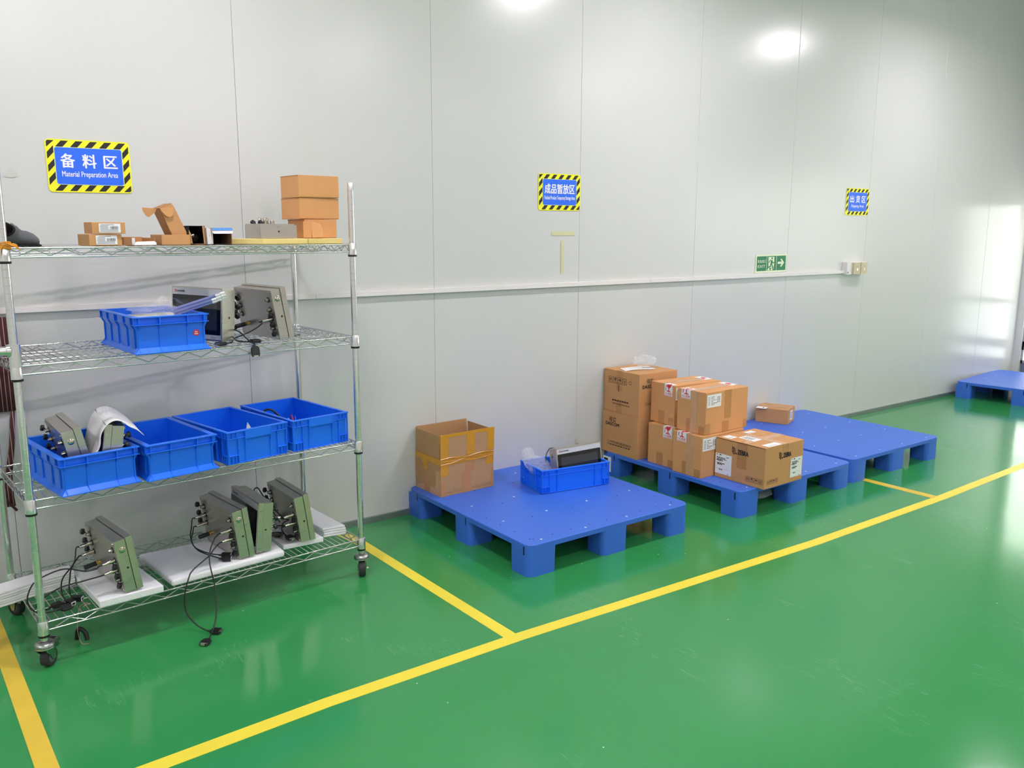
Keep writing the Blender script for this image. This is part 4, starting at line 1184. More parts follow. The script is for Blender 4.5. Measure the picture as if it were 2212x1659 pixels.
def conn_pos(t, u, v, out=0.014):
    return t.matrix_basis @ Vector((TWd / 2 - u * TWd, TDd + out, THh * (1 - v)))
def cable(t, start, pts, plug=None, plug_dir=None, name='cable', r=0.0026, coupler=True, frame=RO):
    """black lead from a connector; pts are in rack coordinates"""
    inv = t.matrix_basis.inverted()
    W_ = [frame @ Vector(p) for p in pts]
    P = []
    b = MB()
    if start is not None:
        s = conn_pos(t, *start, out=0.010); e = conn_pos(t, *start, out=0.046)
        ls, le = inv @ s, inv @ e
        b.tube([ls, ls.lerp(le, 0.3), ls.lerp(le, 0.3), ls.lerp(le, 0.55), ls.lerp(le, 0.55), le], [0.0085, 0.0085, 0.0065, 0.0065, 0.0075, 0.0055], 'nickel', 12)
        P = [le, inv @ conn_pos(t, *start, out=0.058)]
    P += [inv @ p for p in W_]
    b.tube(catmull(P, 8), r, 'cable_black', 8)
    o = b.build(name, t, smooth=60)
    if plug:
        pb = MB()
        e = P[-1]
        d = (inv.to_3x3() @ (frame.to_3x3() @ Vector(plug_dir))).normalized()
        up = (inv.to_3x3() @ Vector((0, 0, 1)))
        side = up.cross(d)
        if side.length < 0.05: side = d.orthogonal()
        side.normalize(); up = d.cross(side)
        X = Matrix(((d.x, side.x, up.x, e.x), (d.y, side.y, up.y, e.y), (d.z, side.z, up.z, e.z), (0, 0, 0, 1)))
        pb.tube([(-0.012, 0, 0), (0.002, 0, 0)], [0.0035, 0.0055], 'black_plastic', 8, X)
        if plug == 'serial':
            pb.prism([(0, -0.009), (0.010, -0.0155), (0.034, -0.0155), (0.034, 0.0155), (0.010, 0.0155), (0, 0.009)], -0.007, 0.007, 'black_plastic', X)
            for s in (-1, 1): pb.tube([(0.004, s * 0.0125, 0), (0.036, s * 0.0125, 0), (0.041, s * 0.0125, 0)], [0.0042, 0.0042, 0.002], 'black_plastic', 8, X)
            pb.prism(rect(0.034, -0.0155, 0.0355, 0.0155), -0.006, 0.006, 'nickel', X)
            pb.prism([(0.0355, -0.0085), (0.041, -0.0085), (0.041, 0.0085), (0.0355, 0.0085)], -0.004, 0.004, 'nickel', X)
        else:
            pb.prism([(0, -0.006), (0.008, -0.011), (0.034, -0.011), (0.034, 0.011), (0.008, 0.011), (0, 0.006)], -0.009, 0.009, 'black_plastic', X)
            pb.prism(rect(0.034, -0.009, 0.0355, 0.009), -0.007, 0.007, 'label_white', X)
            pb.prism(rect(0.0356, -0.006, 0.0362, 0.006), -0.005, 0.004, 'black_plastic', X)
        pb.build('plug', o, bevel=0.0008)
    return o
L1, L2, Rr2, Rr3 = (0.11, 0.385), (0.11, 0.56), (0.885, 0.40), (0.885, 0.58)
t1 = TERMS[0]
cable(t1, L1, [(0.162, 0.232, 0.267), (0.118, 0.199, 0.237), (0.1, 0.166, 0.22), (0.094, 0.133, 0.194), (0.10, 0.10, 0.179)], 'socket', (0.35, -0.75, -0.05))
cable(t1, L2, [(0.15, 0.224, 0.251), (0.133, 0.182, 0.229), (0.122, 0.15, 0.212), (0.118, 0.125, 0.19), (0.122, 0.11, 0.18)], 'socket', (0.6, -0.5, 0.0))
cable(t1, Rr2, [(0.191, 0.032, 0.3), (0.154, 0.034, 0.3), (0.111, 0.036, 0.319), (0.077, 0.038, 0.325), (0.028, 0.04, 0.315), (-0.009, 0.042, 0.296), (-0.03, 0.044, 0.252), (-0.026, 0.046, 0.215), (-0.003, 0.048, 0.185), (0.03, 0.05, 0.176), (0.068, 0.052, 0.176)], 'serial', (1, 0.05, 0))
cable(t1, Rr3, [(0.143, 0.035, 0.265), (0.072, 0.04, 0.259), (0.029, 0.045, 0.24), (-0.003, 0.05, 0.215), (0.002, 0.06, 0.191), (0.03, 0.075, 0.177), (0.05, 0.09, 0.177)], 'serial', (0.9, 0.3, 0))
t2 = TERMS[1]
cable(t2, L1, [(0.603, 0.232, 0.305), (0.584, 0.194, 0.278), (0.587, 0.156, 0.244), (0.627, 0.118, 0.221), (0.665, 0.088, 0.213)], 'socket', (0.8, -0.5, -0.1))
cable(t2, L2, [(0.605, 0.23, 0.277), (0.585, 0.19, 0.262), (0.595, 0.15, 0.232), (0.635, 0.1, 0.212), (0.658, 0.066, 0.207)], 'socket', (0.8, -0.45, -0.05))
cable(t2, Rr2, [(0.62, 0.037, 0.304), (0.596, 0.02, 0.269), (0.584, 0.0, 0.236), (0.581, -0.02, 0.205), (0.585, -0.04, 0.14), (0.572, -0.077, 0.09), (0.552, -0.116, 0.05), (0.522, -0.152, 0.02), (0.497, -0.18, 0.0085)], 'serial', (-0.62, -0.5, 0.0))
cable(t2, Rr3, [(0.619, 0.038, 0.266), (0.59, 0.022, 0.248), (0.522, 0.005, 0.216), (0.497, -0.012, 0.194), (0.473, -0.024, 0.131), (0.473, -0.034, 0.07), (0.493, -0.067, 0.03), (0.516, -0.1, 0.011), (0.531, -0.118, 0.0085)], 'serial', (0.6, -0.52, 0.0))
t3 = TERMS[2]
cable(t3, L1, [(0.91, 0.30, 0.37), (0.927, 0.317, 0.386), (0.935, 0.29, 0.36), (0.95, 0.25, 0.31), (0.97, 0.2, 0.25)], None)
t4 = TERMS[3]
cable(t4, Rr2, [(0.965, 0.10, 0.29), (0.952, 0.13, 0.27), (0.95, 0.14, 0.235), (0.957, 0.11, 0.215)], 'serial', (0.25, -0.9, -0.1))
cable(t4, Rr3, [(0.97, 0.11, 0.26), (0.955, 0.16, 0.25), (0.93, 0.2, 0.24), (0.92, 0.22, 0.22), (0.94, 0.2, 0.203)], 'serial', (0.5, -0.6, 0.0))
t7 = TERMS[6]
cable(t7, Rr3, [(0.915, 0.15, 1.127), (0.892, 0.155, 1.107), (0.87, 0.165, 1.093), (0.846, 0.18, 1.080), (0.815, 0.19, 1.068), (0.79, 0.15, 1.0675), (0.765, 0.1, 1.0685), (0.745, 0.06, 1.0685), (0.715, 0.045, 1.0685)], 'serial', (-1, -0.12, 0.0))
t8 = TERMS[7]
cable(t8, None, [(0.775, 0.2, 1.11), (0.79, 0.1, 1.105), (0.80, 0.05, 1.082), (0.805, 0.02, 1.0685), (0.8055, -0.004, 1.066), (0.806, -0.012, 1.056)], 'serial', (0.0, -0.2, -1))
cable(t8, None, [(0.78, 0.16, 1.09), (0.775, 0.09, 1.072), (0.79, 0.05, 1.0685), (0.815, 0.045, 1.0685)], 'serial', (1, 0.03, 0.0))
cable(TERMS[8], L1, [(2.78, -0.40, 0.345), (2.735, -0.40, 0.335), (2.715, -0.41, 0.29), (2.735, -0.43, 0.235), (2.76, -0.42, 0.2)], None, frame=Matrix.Identity(4))

# ------------------------------------------------------------------ foam boards on the bottom shelf
def foam_board(pts, z0, h, label, rad=0.006, extra=None):
    b = MB(); b.prism(pts, 0, h, 'foam')
    o = b.build('foam_board', mat4=RO @ T(0, 0, z0), bevel=rad, seg=3)
    return tag(o, label, 'foam board', 'white foam boards on the bottom shelf')
foam_board([(0.181, -0.012), (0.403, -0.016), (0.387, 0.235), (0.172, 0.342)], S1 + 0.0005, 0.0275, 'small white foam board under the terminal closest to the braked castor', 0.004)
foam_board([(0.441, 0.008), (0.902, 0.018), (0.925, 0.32), (0.426, 0.36)], S1 + 0.0005, 0.0275, 'long white foam board under the back-to-back pair of terminals', 0.009)
foam_board([(0.93, 0.09), (1.105, 0.068), (1.11, 0.33), (0.93, 0.35)], S1 + 0.0005, 0.021, 'thin white foam board under the last terminal on the bottom shelf', 0.003)
b = MB()
for k in range(4):
    dx, dy = random.uniform(-0.004, 0.004), random.uniform(-0.004, 0.004)
    b.prism([(1.13 + dx, 0.115 + dy), (1.228 + dx, 0.092 + dy), (1.228 + dx, 0.43 + dy), (1.12 + dx, 0.45 + dy)], k * 0.0105, k * 0.0105 + 0.0098, 'foam')
o = b.build('foam_board', mat4=RO @ T(0, 0, S1 + 0.0005), bevel=0.003)
tag(o, 'layered white foam slab at the castor-free end of the bottom shelf beside the post', 'foam board', 'white foam boards on the bottom shelf')
o['label'] = 'layered white foam slab lying behind the rack post near the yellow floor line'
b = MB()
rows = []
for i in range(6):
    rows.append([(1.135 + j * 0.012, 0.40 + 0.01 * i + 0.004 * math.sin(j), 0.0 + i * 0.012 + 0.004 * math.sin(j * 1.3 + i)) for j in range(9)])
b.grid(rows, 'foam_sheet')
tag(b.build('foam_scrap', mat4=RO @ T(0, 0.065, S1 + 0.0035), smooth=60, solid=0.002), 'ragged scrap of thin white foam behind the layered foam slab', 'foam scrap')
b = MB()
for k in range(6):
    y0 = 0.22 + (k % 2) * 0.003
    b.prism(catmull([(-0.42, y0 - 0.035, 0), (-0.1, y0 + 0.0, 0), (0.02, y0 + 0.03, 0), (0.168, y0 + 0.045, 0)], 5) + catmull([(0.168, y0 + 0.125, 0), (0.02, y0 + 0.115, 0), (-0.1, y0 + 0.09, 0), (-0.42, y0 + 0.05, 0)], 5), k * 0.0092, k * 0.0092 + 0.008, 'foam_sheet')
tag(b.build('foam_sheet_stack', mat4=RO @ T(0, 0, S1 + 0.0005), bevel=0.002), 'stack of thin white foam strips sticking out past the rack post', 'foam sheet')

# loose wires at the end of the bottom shelf
b = MB(); b.tube(catmull([(0.137, 0.03, 0.1715), (0.148, 0.037, 0.1745), (0.163, 0.043, 0.1705), (0.15, 0.06, 0.1705), (0.134, 0.08, 0.150), (0.128, 0.1, 0.09), (0.126, 0.1, 0.05), (0.132, 0.098, 0.012), (0.14, 0.092, 0.0025), (0.158, 0.085, 0.0022)], 8), 0.0009, 'wire_pink', 6)
tag(b.build('loose_wire', mat4=RO, smooth=60), 'thin pinkish red wire trailing from the bottom shelf to the floor', 'wire')
b = MB(); b.tube(catmull([(0.128, 0.135, 0.0095), (0.132, 0.13, 0.045), (0.142, 0.12, 0.05), (0.153, 0.11, 0.034), (0.156, 0.104, 0.0095)], 8), 0.008, 'cable_black', 10)
tag(b.build('cable_end', mat4=RO, smooth=60), 'short bent black cable end standing on the floor below the bottom shelf', 'cable')

# ------------------------------------------------------------------ foam sheet over the crated terminal
inv6 = TERMS[5].matrix_basis
rows = []
for i in range(15):
    s = -0.160 + i * 0.32 / 14
    f = i / 14
    prof = [(-0.026 - 0.006 * math.sin(f * 3), 0.03), (-0.024 - 0.008 * math.sin(f * 2.5), 0.08), (-0.020 - 0.010 * math.sin(f * 4), 0.13), (-0.012, 0.175 + 0.004 * math.sin(f * 5)),
            (0.004, 0.205 + 0.006 * math.sin(f * 3)), (0.026, 0.219 + 0.004 * f), (0.05, 0.219 - 0.004 * math.sin(f * 4)), (0.078, 0.205 + 0.006 * math.sin(f * 3.3)), (0.105, 0.184 + 0.010 * math.sin(f * 2.2)), (0.128 - 0.02 * (1 - f), 0.168 + 0.006 * f)]
    pp = catmull([(s, a, z) for a, z in prof], 4)
    rows.append([tuple(p) for p in pp])
b = MB(); b.grid(rows, 'foam_sheet')
tag(b.build('foam_sheet', mat4=inv6 @ T(0, 0, 0.0), smooth=80, solid=0.0022), 'curved white foam sheet draped over the terminal in the flared crate', 'foam sheet')

# ------------------------------------------------------------------ contents of the crates
def crumple(name, mat4, size, seed, label, m='plastic_bag', cat='plastic bag', n=3, amp=0.35, lean=(0, 0)):
    bm = bmesh.new(); bmesh.ops.create_icosphere(bm, subdivisions=n, radius=1.0)
    rr = random.Random(seed)
    dirs = [(Vector((rr.uniform(-1, 1), rr.uniform(-1, 1), rr.uniform(-1, 1))).normalized(), rr.uniform(2, 6), rr.uniform(0, 6), rr.uniform(0.3, 1)) for _ in range(10)]
    for v in bm.verts:
        p = v.co.copy()
        k = sum(a * abs(math.sin(f * p.dot(d) + ph)) for d, f, ph, a in dirs) / 5
        p *= 1 + amp * (k - 0.6)
        z = p.z * size[2]
        p *= rr.uniform(0.86, 1.12)
        v.co = Vector((p.x * size[0] + lean[0] * (z / size[2] + 1) / 2, p.y * size[1] + lean[1] * (z / size[2] + 1) / 2, z))
    zm = min(v.co.z for v in bm.verts)
    for v in bm.verts: v.co.z -= zm
    me = bpy.data.meshes.new(name); bm.to_mesh(me); bm.free()
    me.materials.append(M[m])
    o = bpy.data.objects.new(name, me); COL.objects.link(o); o.matrix_basis = mat4
    return tag(o, label, cat)
# stickered crate: white sheet, clear bags, bundle of tubes
b = MB(); b.prism([(0.01, 0.03), (0.205, 0.03), (0.205, 0.25), (0.02, 0.30)], 0, 0.105, 'paper')
b2 = RW(0.40, 0.0, S3 + 0.007, 0)
b = MB(); b.box((0, 0, 0), (0.19, 0.24, 0.112), 'paper')
tag(b.build('paper_stack', mat4=RW(0.405, 0.03, S3 + 0.007, 0.01), bevel=0.002), 'stack of white paper filling the stickered crate under the clear bags', 'paper')
crumple('plastic_bag', RW(0.50, 0.17, S3 + 0.120, 0.4), (0.075, 0.10, 0.022), 5, 'crumpled clear plastic bag on the paper in the stickered crate')
b = MB()
b.grid([[(0.0, 0.0, 0.0), (0.03, 0.0, 0.028), (0.07, 0.0, 0.022), (0.10, 0.0, 0.0)], [(0.0, 0.05, 0.004), (0.035, 0.05, 0.034), (0.075, 0.05, 0.024), (0.105, 0.05, 0.0)]], 'plastic_bag')
tag(b.build('plastic_bag', mat4=RW(0.50, 0.10, S3 + 0.160, 0.2), smooth=30), 'folded clear bag standing up from the stickered crate', 'plastic bag')
A = Vector((0.55, 0.10, S3 + 0.125)); B = Vector((0.735, 0.055, 1.243))
d = (B - A).normalized(); sd = d.cross(Vector((0, 0, 1))).normalized(); ud = sd.cross(d)
k = 0
for r_ in range(3):
    for q_ in range(3 if r_ < 2 else 2):
        off = sd * ((q_ - 1) * 0.0105 + (0.005 if r_ % 2 else 0)) + ud * (r_ * 0.0095)
        l = -0.02 * ((k * 7) % 3)
        t = thing('clear_tube', RO, 'x', 'tube', 'clear tubes with white caps in the stickered crate')
        t['label'] = 'slim clear plastic tube with a white cap leaning out of the stickered crate'
        b = MB(); b.tube([A + off, B + off + d * (l - 0.016)], 0.0048, 'tube_clear', 10); b.build('tube_body', t, smooth=60)
        b = MB(); b.tube([B + off + d * (l - 0.018), B + off + d * l], 0.0052, 'label_white', 10); b.build('end_cap', t, smooth=50)
        k += 1
# grid-cornered crates
b = MB(); b.grid([[(0, 0, 0), (0.03, 0.0, 0.004), (0.06, 0.004, 0.0)], [(0.0, 0.04, 0.01), (0.03, 0.045, 0.03), (0.055, 0.04, 0.012)], [(0.01, 0.07, 0.01), (0.03, 0.075, 0.062), (0.05, 0.075, 0.02)]], 'paper')
tag(b.build('paper_scrap', mat4=RW(0.83, 0.09, S2 + 0.055, 0.3), solid=0.0006, smooth=30), 'torn white paper scrap poking up in the grid-cornered crate', 'paper scrap')
crumple('paper_scrap', RW(0.79, 0.11, S2 + 0.0075, 0.1), (0.06, 0.05, 0.013), 9, 'crumpled white paper lying low in the grid-cornered crate', 'paper', 'paper scrap', amp=0.5)
crumple('paper_scrap', RW(0.78, 0.2, S2 + 0.0075, 0.1), (0.04, 0.04, 0.02), 12, 'crumpled pale paper ball behind the torn scrap in the crate', 'paper', 'paper scrap', amp=0.5)
b = MB(); b.tube(catmull([(0.99, 0.13, S2 + 0.012), (0.965, 0.22, S2 + 0.08), (0.955, 0.27, S2 + 0.128), (0.985, 0.25, S2 + 0.130), (1.03, 0.22, S2 + 0.07), (1.06, 0.18, S2 + 0.011)], 8), 0.0045, 'cable_black', 10)
tag(b.build('black_cable', mat4=RO, smooth=60), 'looped black cable arching out of the grid-cornered crate at the shelf end', 'cable')
for k, (dx, m) in enumerate(((0.0, 'ink_red'), (0.012, 'sign_blue'), (-0.012, 'sign_white'))):
    b = MB(); p0 = Vector((1.06 + dx, 0.19 + 0.01 * k, S2 + 0.012)); p1 = Vector((1.062 + dx * 1.3, 0.235, S2 + 0.105 - 0.006 * k))
    b.tube([p0, p0.lerp(p1, 0.9), p1], [0.0035, 0.0035, 0.0015], m, 8)
    tag(b.build('pen', mat4=RO, smooth=50), ('red', 'blue', 'white')[k] + ' pen standing in the grid-cornered crate at the shelf end', 'pen', 'pens in the end crate')
# pallet crate: plastic bag with a red tag inside
crumple('plastic_bag', PC @ T(0.075, 0.115, 0.05) @ RZ(0.3), (0.06, 0.062, 0.052), 23, 'clear plastic bag bulging over the pallet crate beside the terminal', n=4, amp=0.5, lean=(-0.03, 0.05))
crumple('plastic_bag', PC @ T(0.022, 0.195, 0.135) @ RZ(0.2), (0.034, 0.03, 0.03), 31, 'gathered neck of a clear bag on the corner of the pallet crate', n=3, amp=0.6)
b = MB(); b.box((0, 0, 0), (0.022, 0.003, 0.012), 'red_tag')
tag(b.build('red_tag', mat4=PC @ T(0.075, 0.03, 0.112) @ RZ(-0.2), bevel=0.001), 'small red tag beside the clear bag in the pallet crate', 'tag')
# papers and bag on the top printer carton
zt = PZ + 2 * DD[2] + 0.0028
b = MB(); b.grid([[(0.02, 0.16, 0), (0.08, 0.15, 0.003), (0.15, 0.13, 0.002), (0.22, 0.10, 0.001)], [(0.06, 0.25, 0.001), (0.12, 0.24, 0.003), (0.19, 0.225, 0.006), (0.26, 0.20, 0.002)]], 'paper')
b.add([(0.17, 0.17, 0.006), (0.23, 0.145, 0.0055), (0.232, 0.151, 0.0057), (0.172, 0.176, 0.0062)], [(0, 1, 2, 3)], 'ink_soft')
tag(b.build('paper_sheet', mat4=T(3.486, -0.335, zt), solid=0.0006), 'white paper sheet lying on the top printer carton', 'paper')
crumple('plastic_bag', T(3.69, -0.15, zt + 0.008) @ RZ(0.3), (0.075, 0.055, 0.03), 41, 'crumpled clear plastic bag lying on the top printer carton', n=4, amp=0.6)
crumple('plastic_bag', T(3.85, -0.93, 0.001), (0.08, 0.05, 0.025), 44, 'discarded grey plastic bag on the floor under the carton pallet', n=3, amp=0.6)

# ------------------------------------------------------------------ top shelf
# two foam pads
b = MB(); b.prism([(0.888, 0.045), (1.078, 0.05), (1.06, 0.25), (0.803, 0.19)], 0, 0.021, 'foam_yellow')
tag(b.build('foam_pad', mat4=RO @ T(0, 0, S4 + 0.0005), bevel=0.002), 'pale yellow foam pad under the steel junction box', 'foam pad', 'yellow foam pads')
b = MB(); b.prism([(1.083, 0.05), (1.236, 0.052), (1.236, 0.26), (1.083, 0.26)], 0, 0.021, 'foam_yellow')
tag(b.build('foam_pad', mat4=RO @ T(0, 0, S4 + 0.0005), bevel=0.002), 'pale yellow foam pad under the stacked mailer boxes', 'foam pad', 'yellow foam pads')
# steel junction box lying on the pad
PADT = S4 + 0.0225
t = thing('junction_box', RW(0.897, 0.085, PADT, R(4)), 'flat steel junction box with connectors on top lying on the foam pad', 'junction box')
b = MB(); b.box((0, 0, 0), (0.158, 0.13, 0.052), 'steel'); b.box((0.001, 0.006, 0.052), (0.151, 0.126, 0.057), 'steel')
b.lathe([(0.0035, 0), (0.0035, 0.0008)], 'black_plastic', 12, frame4((0.078, 0, 0.027), (1, 0, 0), (0, 0, 1))); b.lathe([(0.0035, 0), (0.005, 0), (0.005, 0.0006), (0.0035, 0.0006)], 'nickel', 12, frame4((0.078, 0, 0.027), (1, 0, 0), (0, 0, 1)))
b.build('housing', t, bevel=0.0012)
for (x, y) in ((0.012, 0.10), (0.042, 0.095)):
    b = MB(); b.tube([(x + 0.02, y, 0.057), (x + 0.015, y - 0.006, 0.066), (x + 0.004, y - 0.01, 0.066)], 0.002, 'black_plastic', 6)
    b.lathe([(0.009, 0), (0.009, 0.01), (0.006, 0.012)], 'black_plastic', 14, T(x - 0.002, y - 0.012, 0.060) @ RX(R(60)) @ RY(R(20))); b.build('dust_cap', t, smooth=40)
for (x, y, h_) in ((0.068, 0.09, 0.024), (0.08, 0.10, 0.022), (0.056, 0.11, 0.024), (0.094, 0.08, 0.014), (0.106, 0.1, 0.013)):
    b = MB(); b.lathe([(0.009, 0.057), (0.009, 0.060), (0.007, 0.060), (0.007, 0.057 + h_ * 0.6), (0.008, 0.057 + h_ * 0.6), (0.008, 0.057 + h_ * 0.8), (0.006, 0.057 + h_)], 'nickel', 12, T(x, y, 0)); b.build('connector', t, smooth=40)
# mailer boxes
def mailer(mat4, dims, label, m='cardboard_bright'):
    w_, d_, h_ = dims
    t = thing('mailer_box', mat4, label, 'mailer box', 'brown mailer boxes on the top shelf')
    b = MB(); b.box((0.0012, 0.0012, 0), (w_ - 0.0012, d_ - 0.0012, h_ - 0.0025), m); b.build('tray', t, bevel=0.0015)
    b = MB(); b.box((0, 0.0005, h_ - 0.0025), (w_, d_, h_), m); b.box((0, -0.0012, h_ * 0.03), (w_, 0.0012, h_), m); b.build('lid', t, bevel=0.0012)
    return t
t = mailer(RW(1.102, 0.12, PADT, R(0.0)), (0.146, 0.155, 0.0755), 'bottom mailer box of the tall stack with its tuck flap open')
b = MB(); b.prism([(0, 0), (0.045, 0.004), (0.052, 0.012), (0.052, 0.045), (0.044, 0.058), (0.012, 0.066), (0.0, 0.066)], 0, 0.0022, 'cardboard_bright')
b.build('tuck_flap', t, frame4((0.008, -0.050, 0.002), (0.99, 0.1, 0), (0, 0.22, 0.97)))
b = MB(); b.prism([(0, 0), (0.034, 0), (0.034, 0.066), (0, 0.066)], 0, 0.0022, 'cardboard_bright')
b.build('side_flap', t, frame4((-0.014, -0.018, 0.002), (0.62, -0.78, 0), (0, 0, 1)))
zz = PADT + 0.077
mailer(RW(1.083, 0.122, zz, R(0.5)), (0.18, 0.165, 0.085), 'middle mailer box of the tall stack on the top shelf')
mailer(RW(1.080, 0.118, zz + 0.0865, R(-0.3)), (0.182, 0.165, 0.089), 'topmost mailer box of the tall stack on the top shelf')
# two small barcode boxes
def barcode_box(mat4, label, seed):
    t = thing('small_box', mat4, label, 'small box', 'small barcode-labelled boxes on the top shelf')
    b = MB(); b.box((0, 0, 0), (0.108, 0.13, 0.0395), 'cardboard'); b.build('box_body', t, bevel=0.0012)
    b = MB(); b.prism([(-0.001, 0), (0.001, 0), (0.001, 0.0395), (-0.001, 0.0395)], 0, 0.13, 'cardboard_edge'); 
    b = MB(); b.prism(rrect(0.07, 0.031, 0.002, 2), 0, 0.0005, 'label_white')
    rr = random.Random(seed)
    for k in range(5): b.prism(rect(0.004, 0.0035 + k * 0.0046, 0.03 if k > 1 else 0.062, 0.0052 + k * 0.0046), 0.0005, 0.0007, 'ink_soft')
    b.prism(rect(0.008, 0.0262, 0.05, 0.0278), 0.0005, 0.0007, 'ink_soft')
    x = 0.036
    while x < 0.063:
        wv = rr.choice((0.0006, 0.001, 0.0016)); b.prism(rect(x, 0.0115, x + wv, 0.0215), 0.0005, 0.0007, 'ink'); x += wv + rr.choice((0.0008, 0.0014))
    b.build('barcode_label', t, frame4((0.022, -0.0006, 0.004), (1, 0, 0), (0, 0, 1)))
barcode_box(RW(0.274, 0.085, S4 + 0.0005, R(2)), 'lower small brown box with a white barcode label on the top shelf', 1)
barcode_box(RW(0.286, 0.085, S4 + 0.0415, R(-3)), 'upper small brown box with a white barcode label on the top shelf', 2)
# shallow open tray box
t = thing('tray_box', RW(0.418, 0.10, S4 + 0.0005, R(8)), 'shallow open white-lined box between the barcode boxes and the open mailer', 'box')
b = MB(); b.box((0, 0, 0), (0.085, 0.10, 0.0015), 'cardboard_in_shade')
b.box((0, 0.0985, 0), (0.085, 0.10, 0.029), 'cardboard'); b.box((0, 0, 0), (0.0015, 0.10, 0.028), 'white_card'); b.box((0.0835, 0, 0), (0.085, 0.10, 0.026), 'cardboard'); b.box((0, 0, 0), (0.012, 0.0015, 0.026), 'white_card')
b.build('tray', t)
b = MB(); b.prism([(0, 0), (0.080, 0), (0.082, 0.008), (0.075, 0.015), (0.01, 0.013), (0.002, 0.008)], 0, 0.0015, 'white_card'); b.build('front_flap', t, frame4((0.004, -0.012, 0.0005), (1, 0, 0), (0, 0.5, 1)))
b = MB(); b.prism([(0, 0), (0.03, 0), (0.03, 0.028), (0, 0.028)], 0, 0.0015, 'cardboard_in_shade'); b.build('side_flap', t, frame4((-0.030, 0.012, 0.0005), (1, -0.3, 0), (0, 0, 1)))
# open mailer with its lid standing up
t = thing('open_mailer', RW(0.521, 0.10, S4 + 0.0005, R(0)), 'open brown mailer box with its lid standing up on the top shelf', 'mailer box')
w_, d_, h_ = 0.106, 0.12, 0.037
b = MB(); b.box((0, 0, 0), (w_, d_, 0.002), 'cardboard')
for lo, hi in (((0, 0, 0), (w_, 0.003, h_)), ((0, d_ - 0.002, 0), (w_, d_, h_)), ((0, 0, 0), (0.003, d_, h_)), ((w_ - 0.003, 0, 0), (w_, d_, h_))): b.box(lo, hi, 'cardboard')
b.build('tray', t, bevel=0.0008)
# lid: a tray lid standing up on the hinge and leaning over
sv, nv = Vector((-0.375, 0, 0.927)), Vector((0.927, 0, 0.375))
LB = Vector((0.046, 0.022, h_ + 0.001))
b = MB()
b.prism(rect(-0.028, 0, 0.102, 0.08), -0.002, 0.0, 'cardboard_in_shade', frame4(LB, sv, (0, 1, 0)))  # shaded side of the lid painted with the darker card
b.prism([(-0.032, 0), (0.102, 0), (0.102, -0.048), (0.09, -0.052), (-0.012, -0.054), (-0.032, -0.046)], -0.002, 0.0, 'cardboard', Matrix(((sv.x, -nv.x, 0, LB.x), (sv.y, -nv.y, -1, LB.y), (sv.z, -nv.z, 0, LB.z), (0, 0, 0, 1))))
b.prism(rect(0, 0, 0.086, 0.05), -0.001, 0.001, 'cardboard_in_shade', frame4(LB + sv * 0.101, (0, 1, 0), nv))
b.build('lid', t, bevel=0.0006)
top = LB + sv * 0.103
b = MB(); b.prism([(0, 0), (0.046, 0.004), (0.048, -0.012), (0.044, -0.026), (0.034, -0.033), (0.020, -0.028), (0.007, -0.012)], 0, 0.002, 'cardboard_bright')
b.build('tuck_tab', t, frame4(top + Vector((0.0, -0.006, -0.001)), (1, 0, 0.02), (0, 0, 1)))
b = MB(); b.prism([(0, 0), (-0.05, 0.003), (-0.049, -0.010), (-0.040, -0.026), (-0.030, -0.032), (-0.006, -0.014)], 0, 0.002, 'cardboard')
b.build('ear_flap', t, frame4(top + Vector((0.0, 0.03, -0.002)), (1, 0, 0), (0, 0, 1)))
# black lined box on its side
t = thing('black_lined_box', RW(0.635, 0.135, S4 + 0.0005, R(3)), 'brown box lying open with black lining and a cable inside', 'box')
w_, d_, h_ = 0.062, 0.11, 0.07
b = MB()
for lo, hi in (((0, 0, 0), (w_, d_, 0.002)), ((0, 0, h_ - 0.002), (w_, d_, h_)), ((0, 0, 0), (0.002, d_, h_)), ((w_ - 0.002, 0, 0), (w_, d_, h_)), ((0, d_ - 0.002, 0), (w_, d_, h_))): b.box(lo, hi, 'black_card')
b.build('box_body', t)
b = MB(); b.prism([(0, 0.0), (0.03, 0.0), (0.036, 0.05), (0.018, 0.066), (0.006, 0.062)], 0, 0.002, 'cardboard'); b.build('side_flap', t, frame4((w_ - 0.02, -0.034, 0.004), (0.6, 0.8, 0), (-0.1, 0, 1)))
b = MB(); b.prism([(0, 0), (0.014, 0), (0.008, 0.035), (0.0, 0.05)], 0, 0.002, 'cardboard'); b.build('side_flap', t, frame4((-0.004, -0.010, 0.004), (0.9, 0.3, 0), (0, 0, 1)))
b = MB(); b.prism([(0, 0), (0.05, 0), (0.046, -0.028), (0.036, -0.034), (0.012, -0.034), (0.003, -0.028)], 0, 0.002, 'cardboard_in_shade'); b.build('front_flap', t, T(0.008, 0, 0.001))
b = MB(); b.tube(catmull([(0.003, 0.02, 0.02), (0.012, 0.005, 0.034), (0.022, 0.01, 0.036), (0.026, 0.04, 0.02)], 6), 0.002, 'label_white', 8)
tag(b.build('white_cable', mat4=RW(0.635, 0.135, S4 + 0.0005, R(3)), smooth=60), 'short white cable poking out of the black lined box', 'cable')
crumple('black_pouch', RW(0.664, 0.19, S4 + 0.003, 0.1), (0.02, 0.035, 0.018), 77, 'soft black pouch inside the black lined box', 'felt_black', 'pouch', n=3)
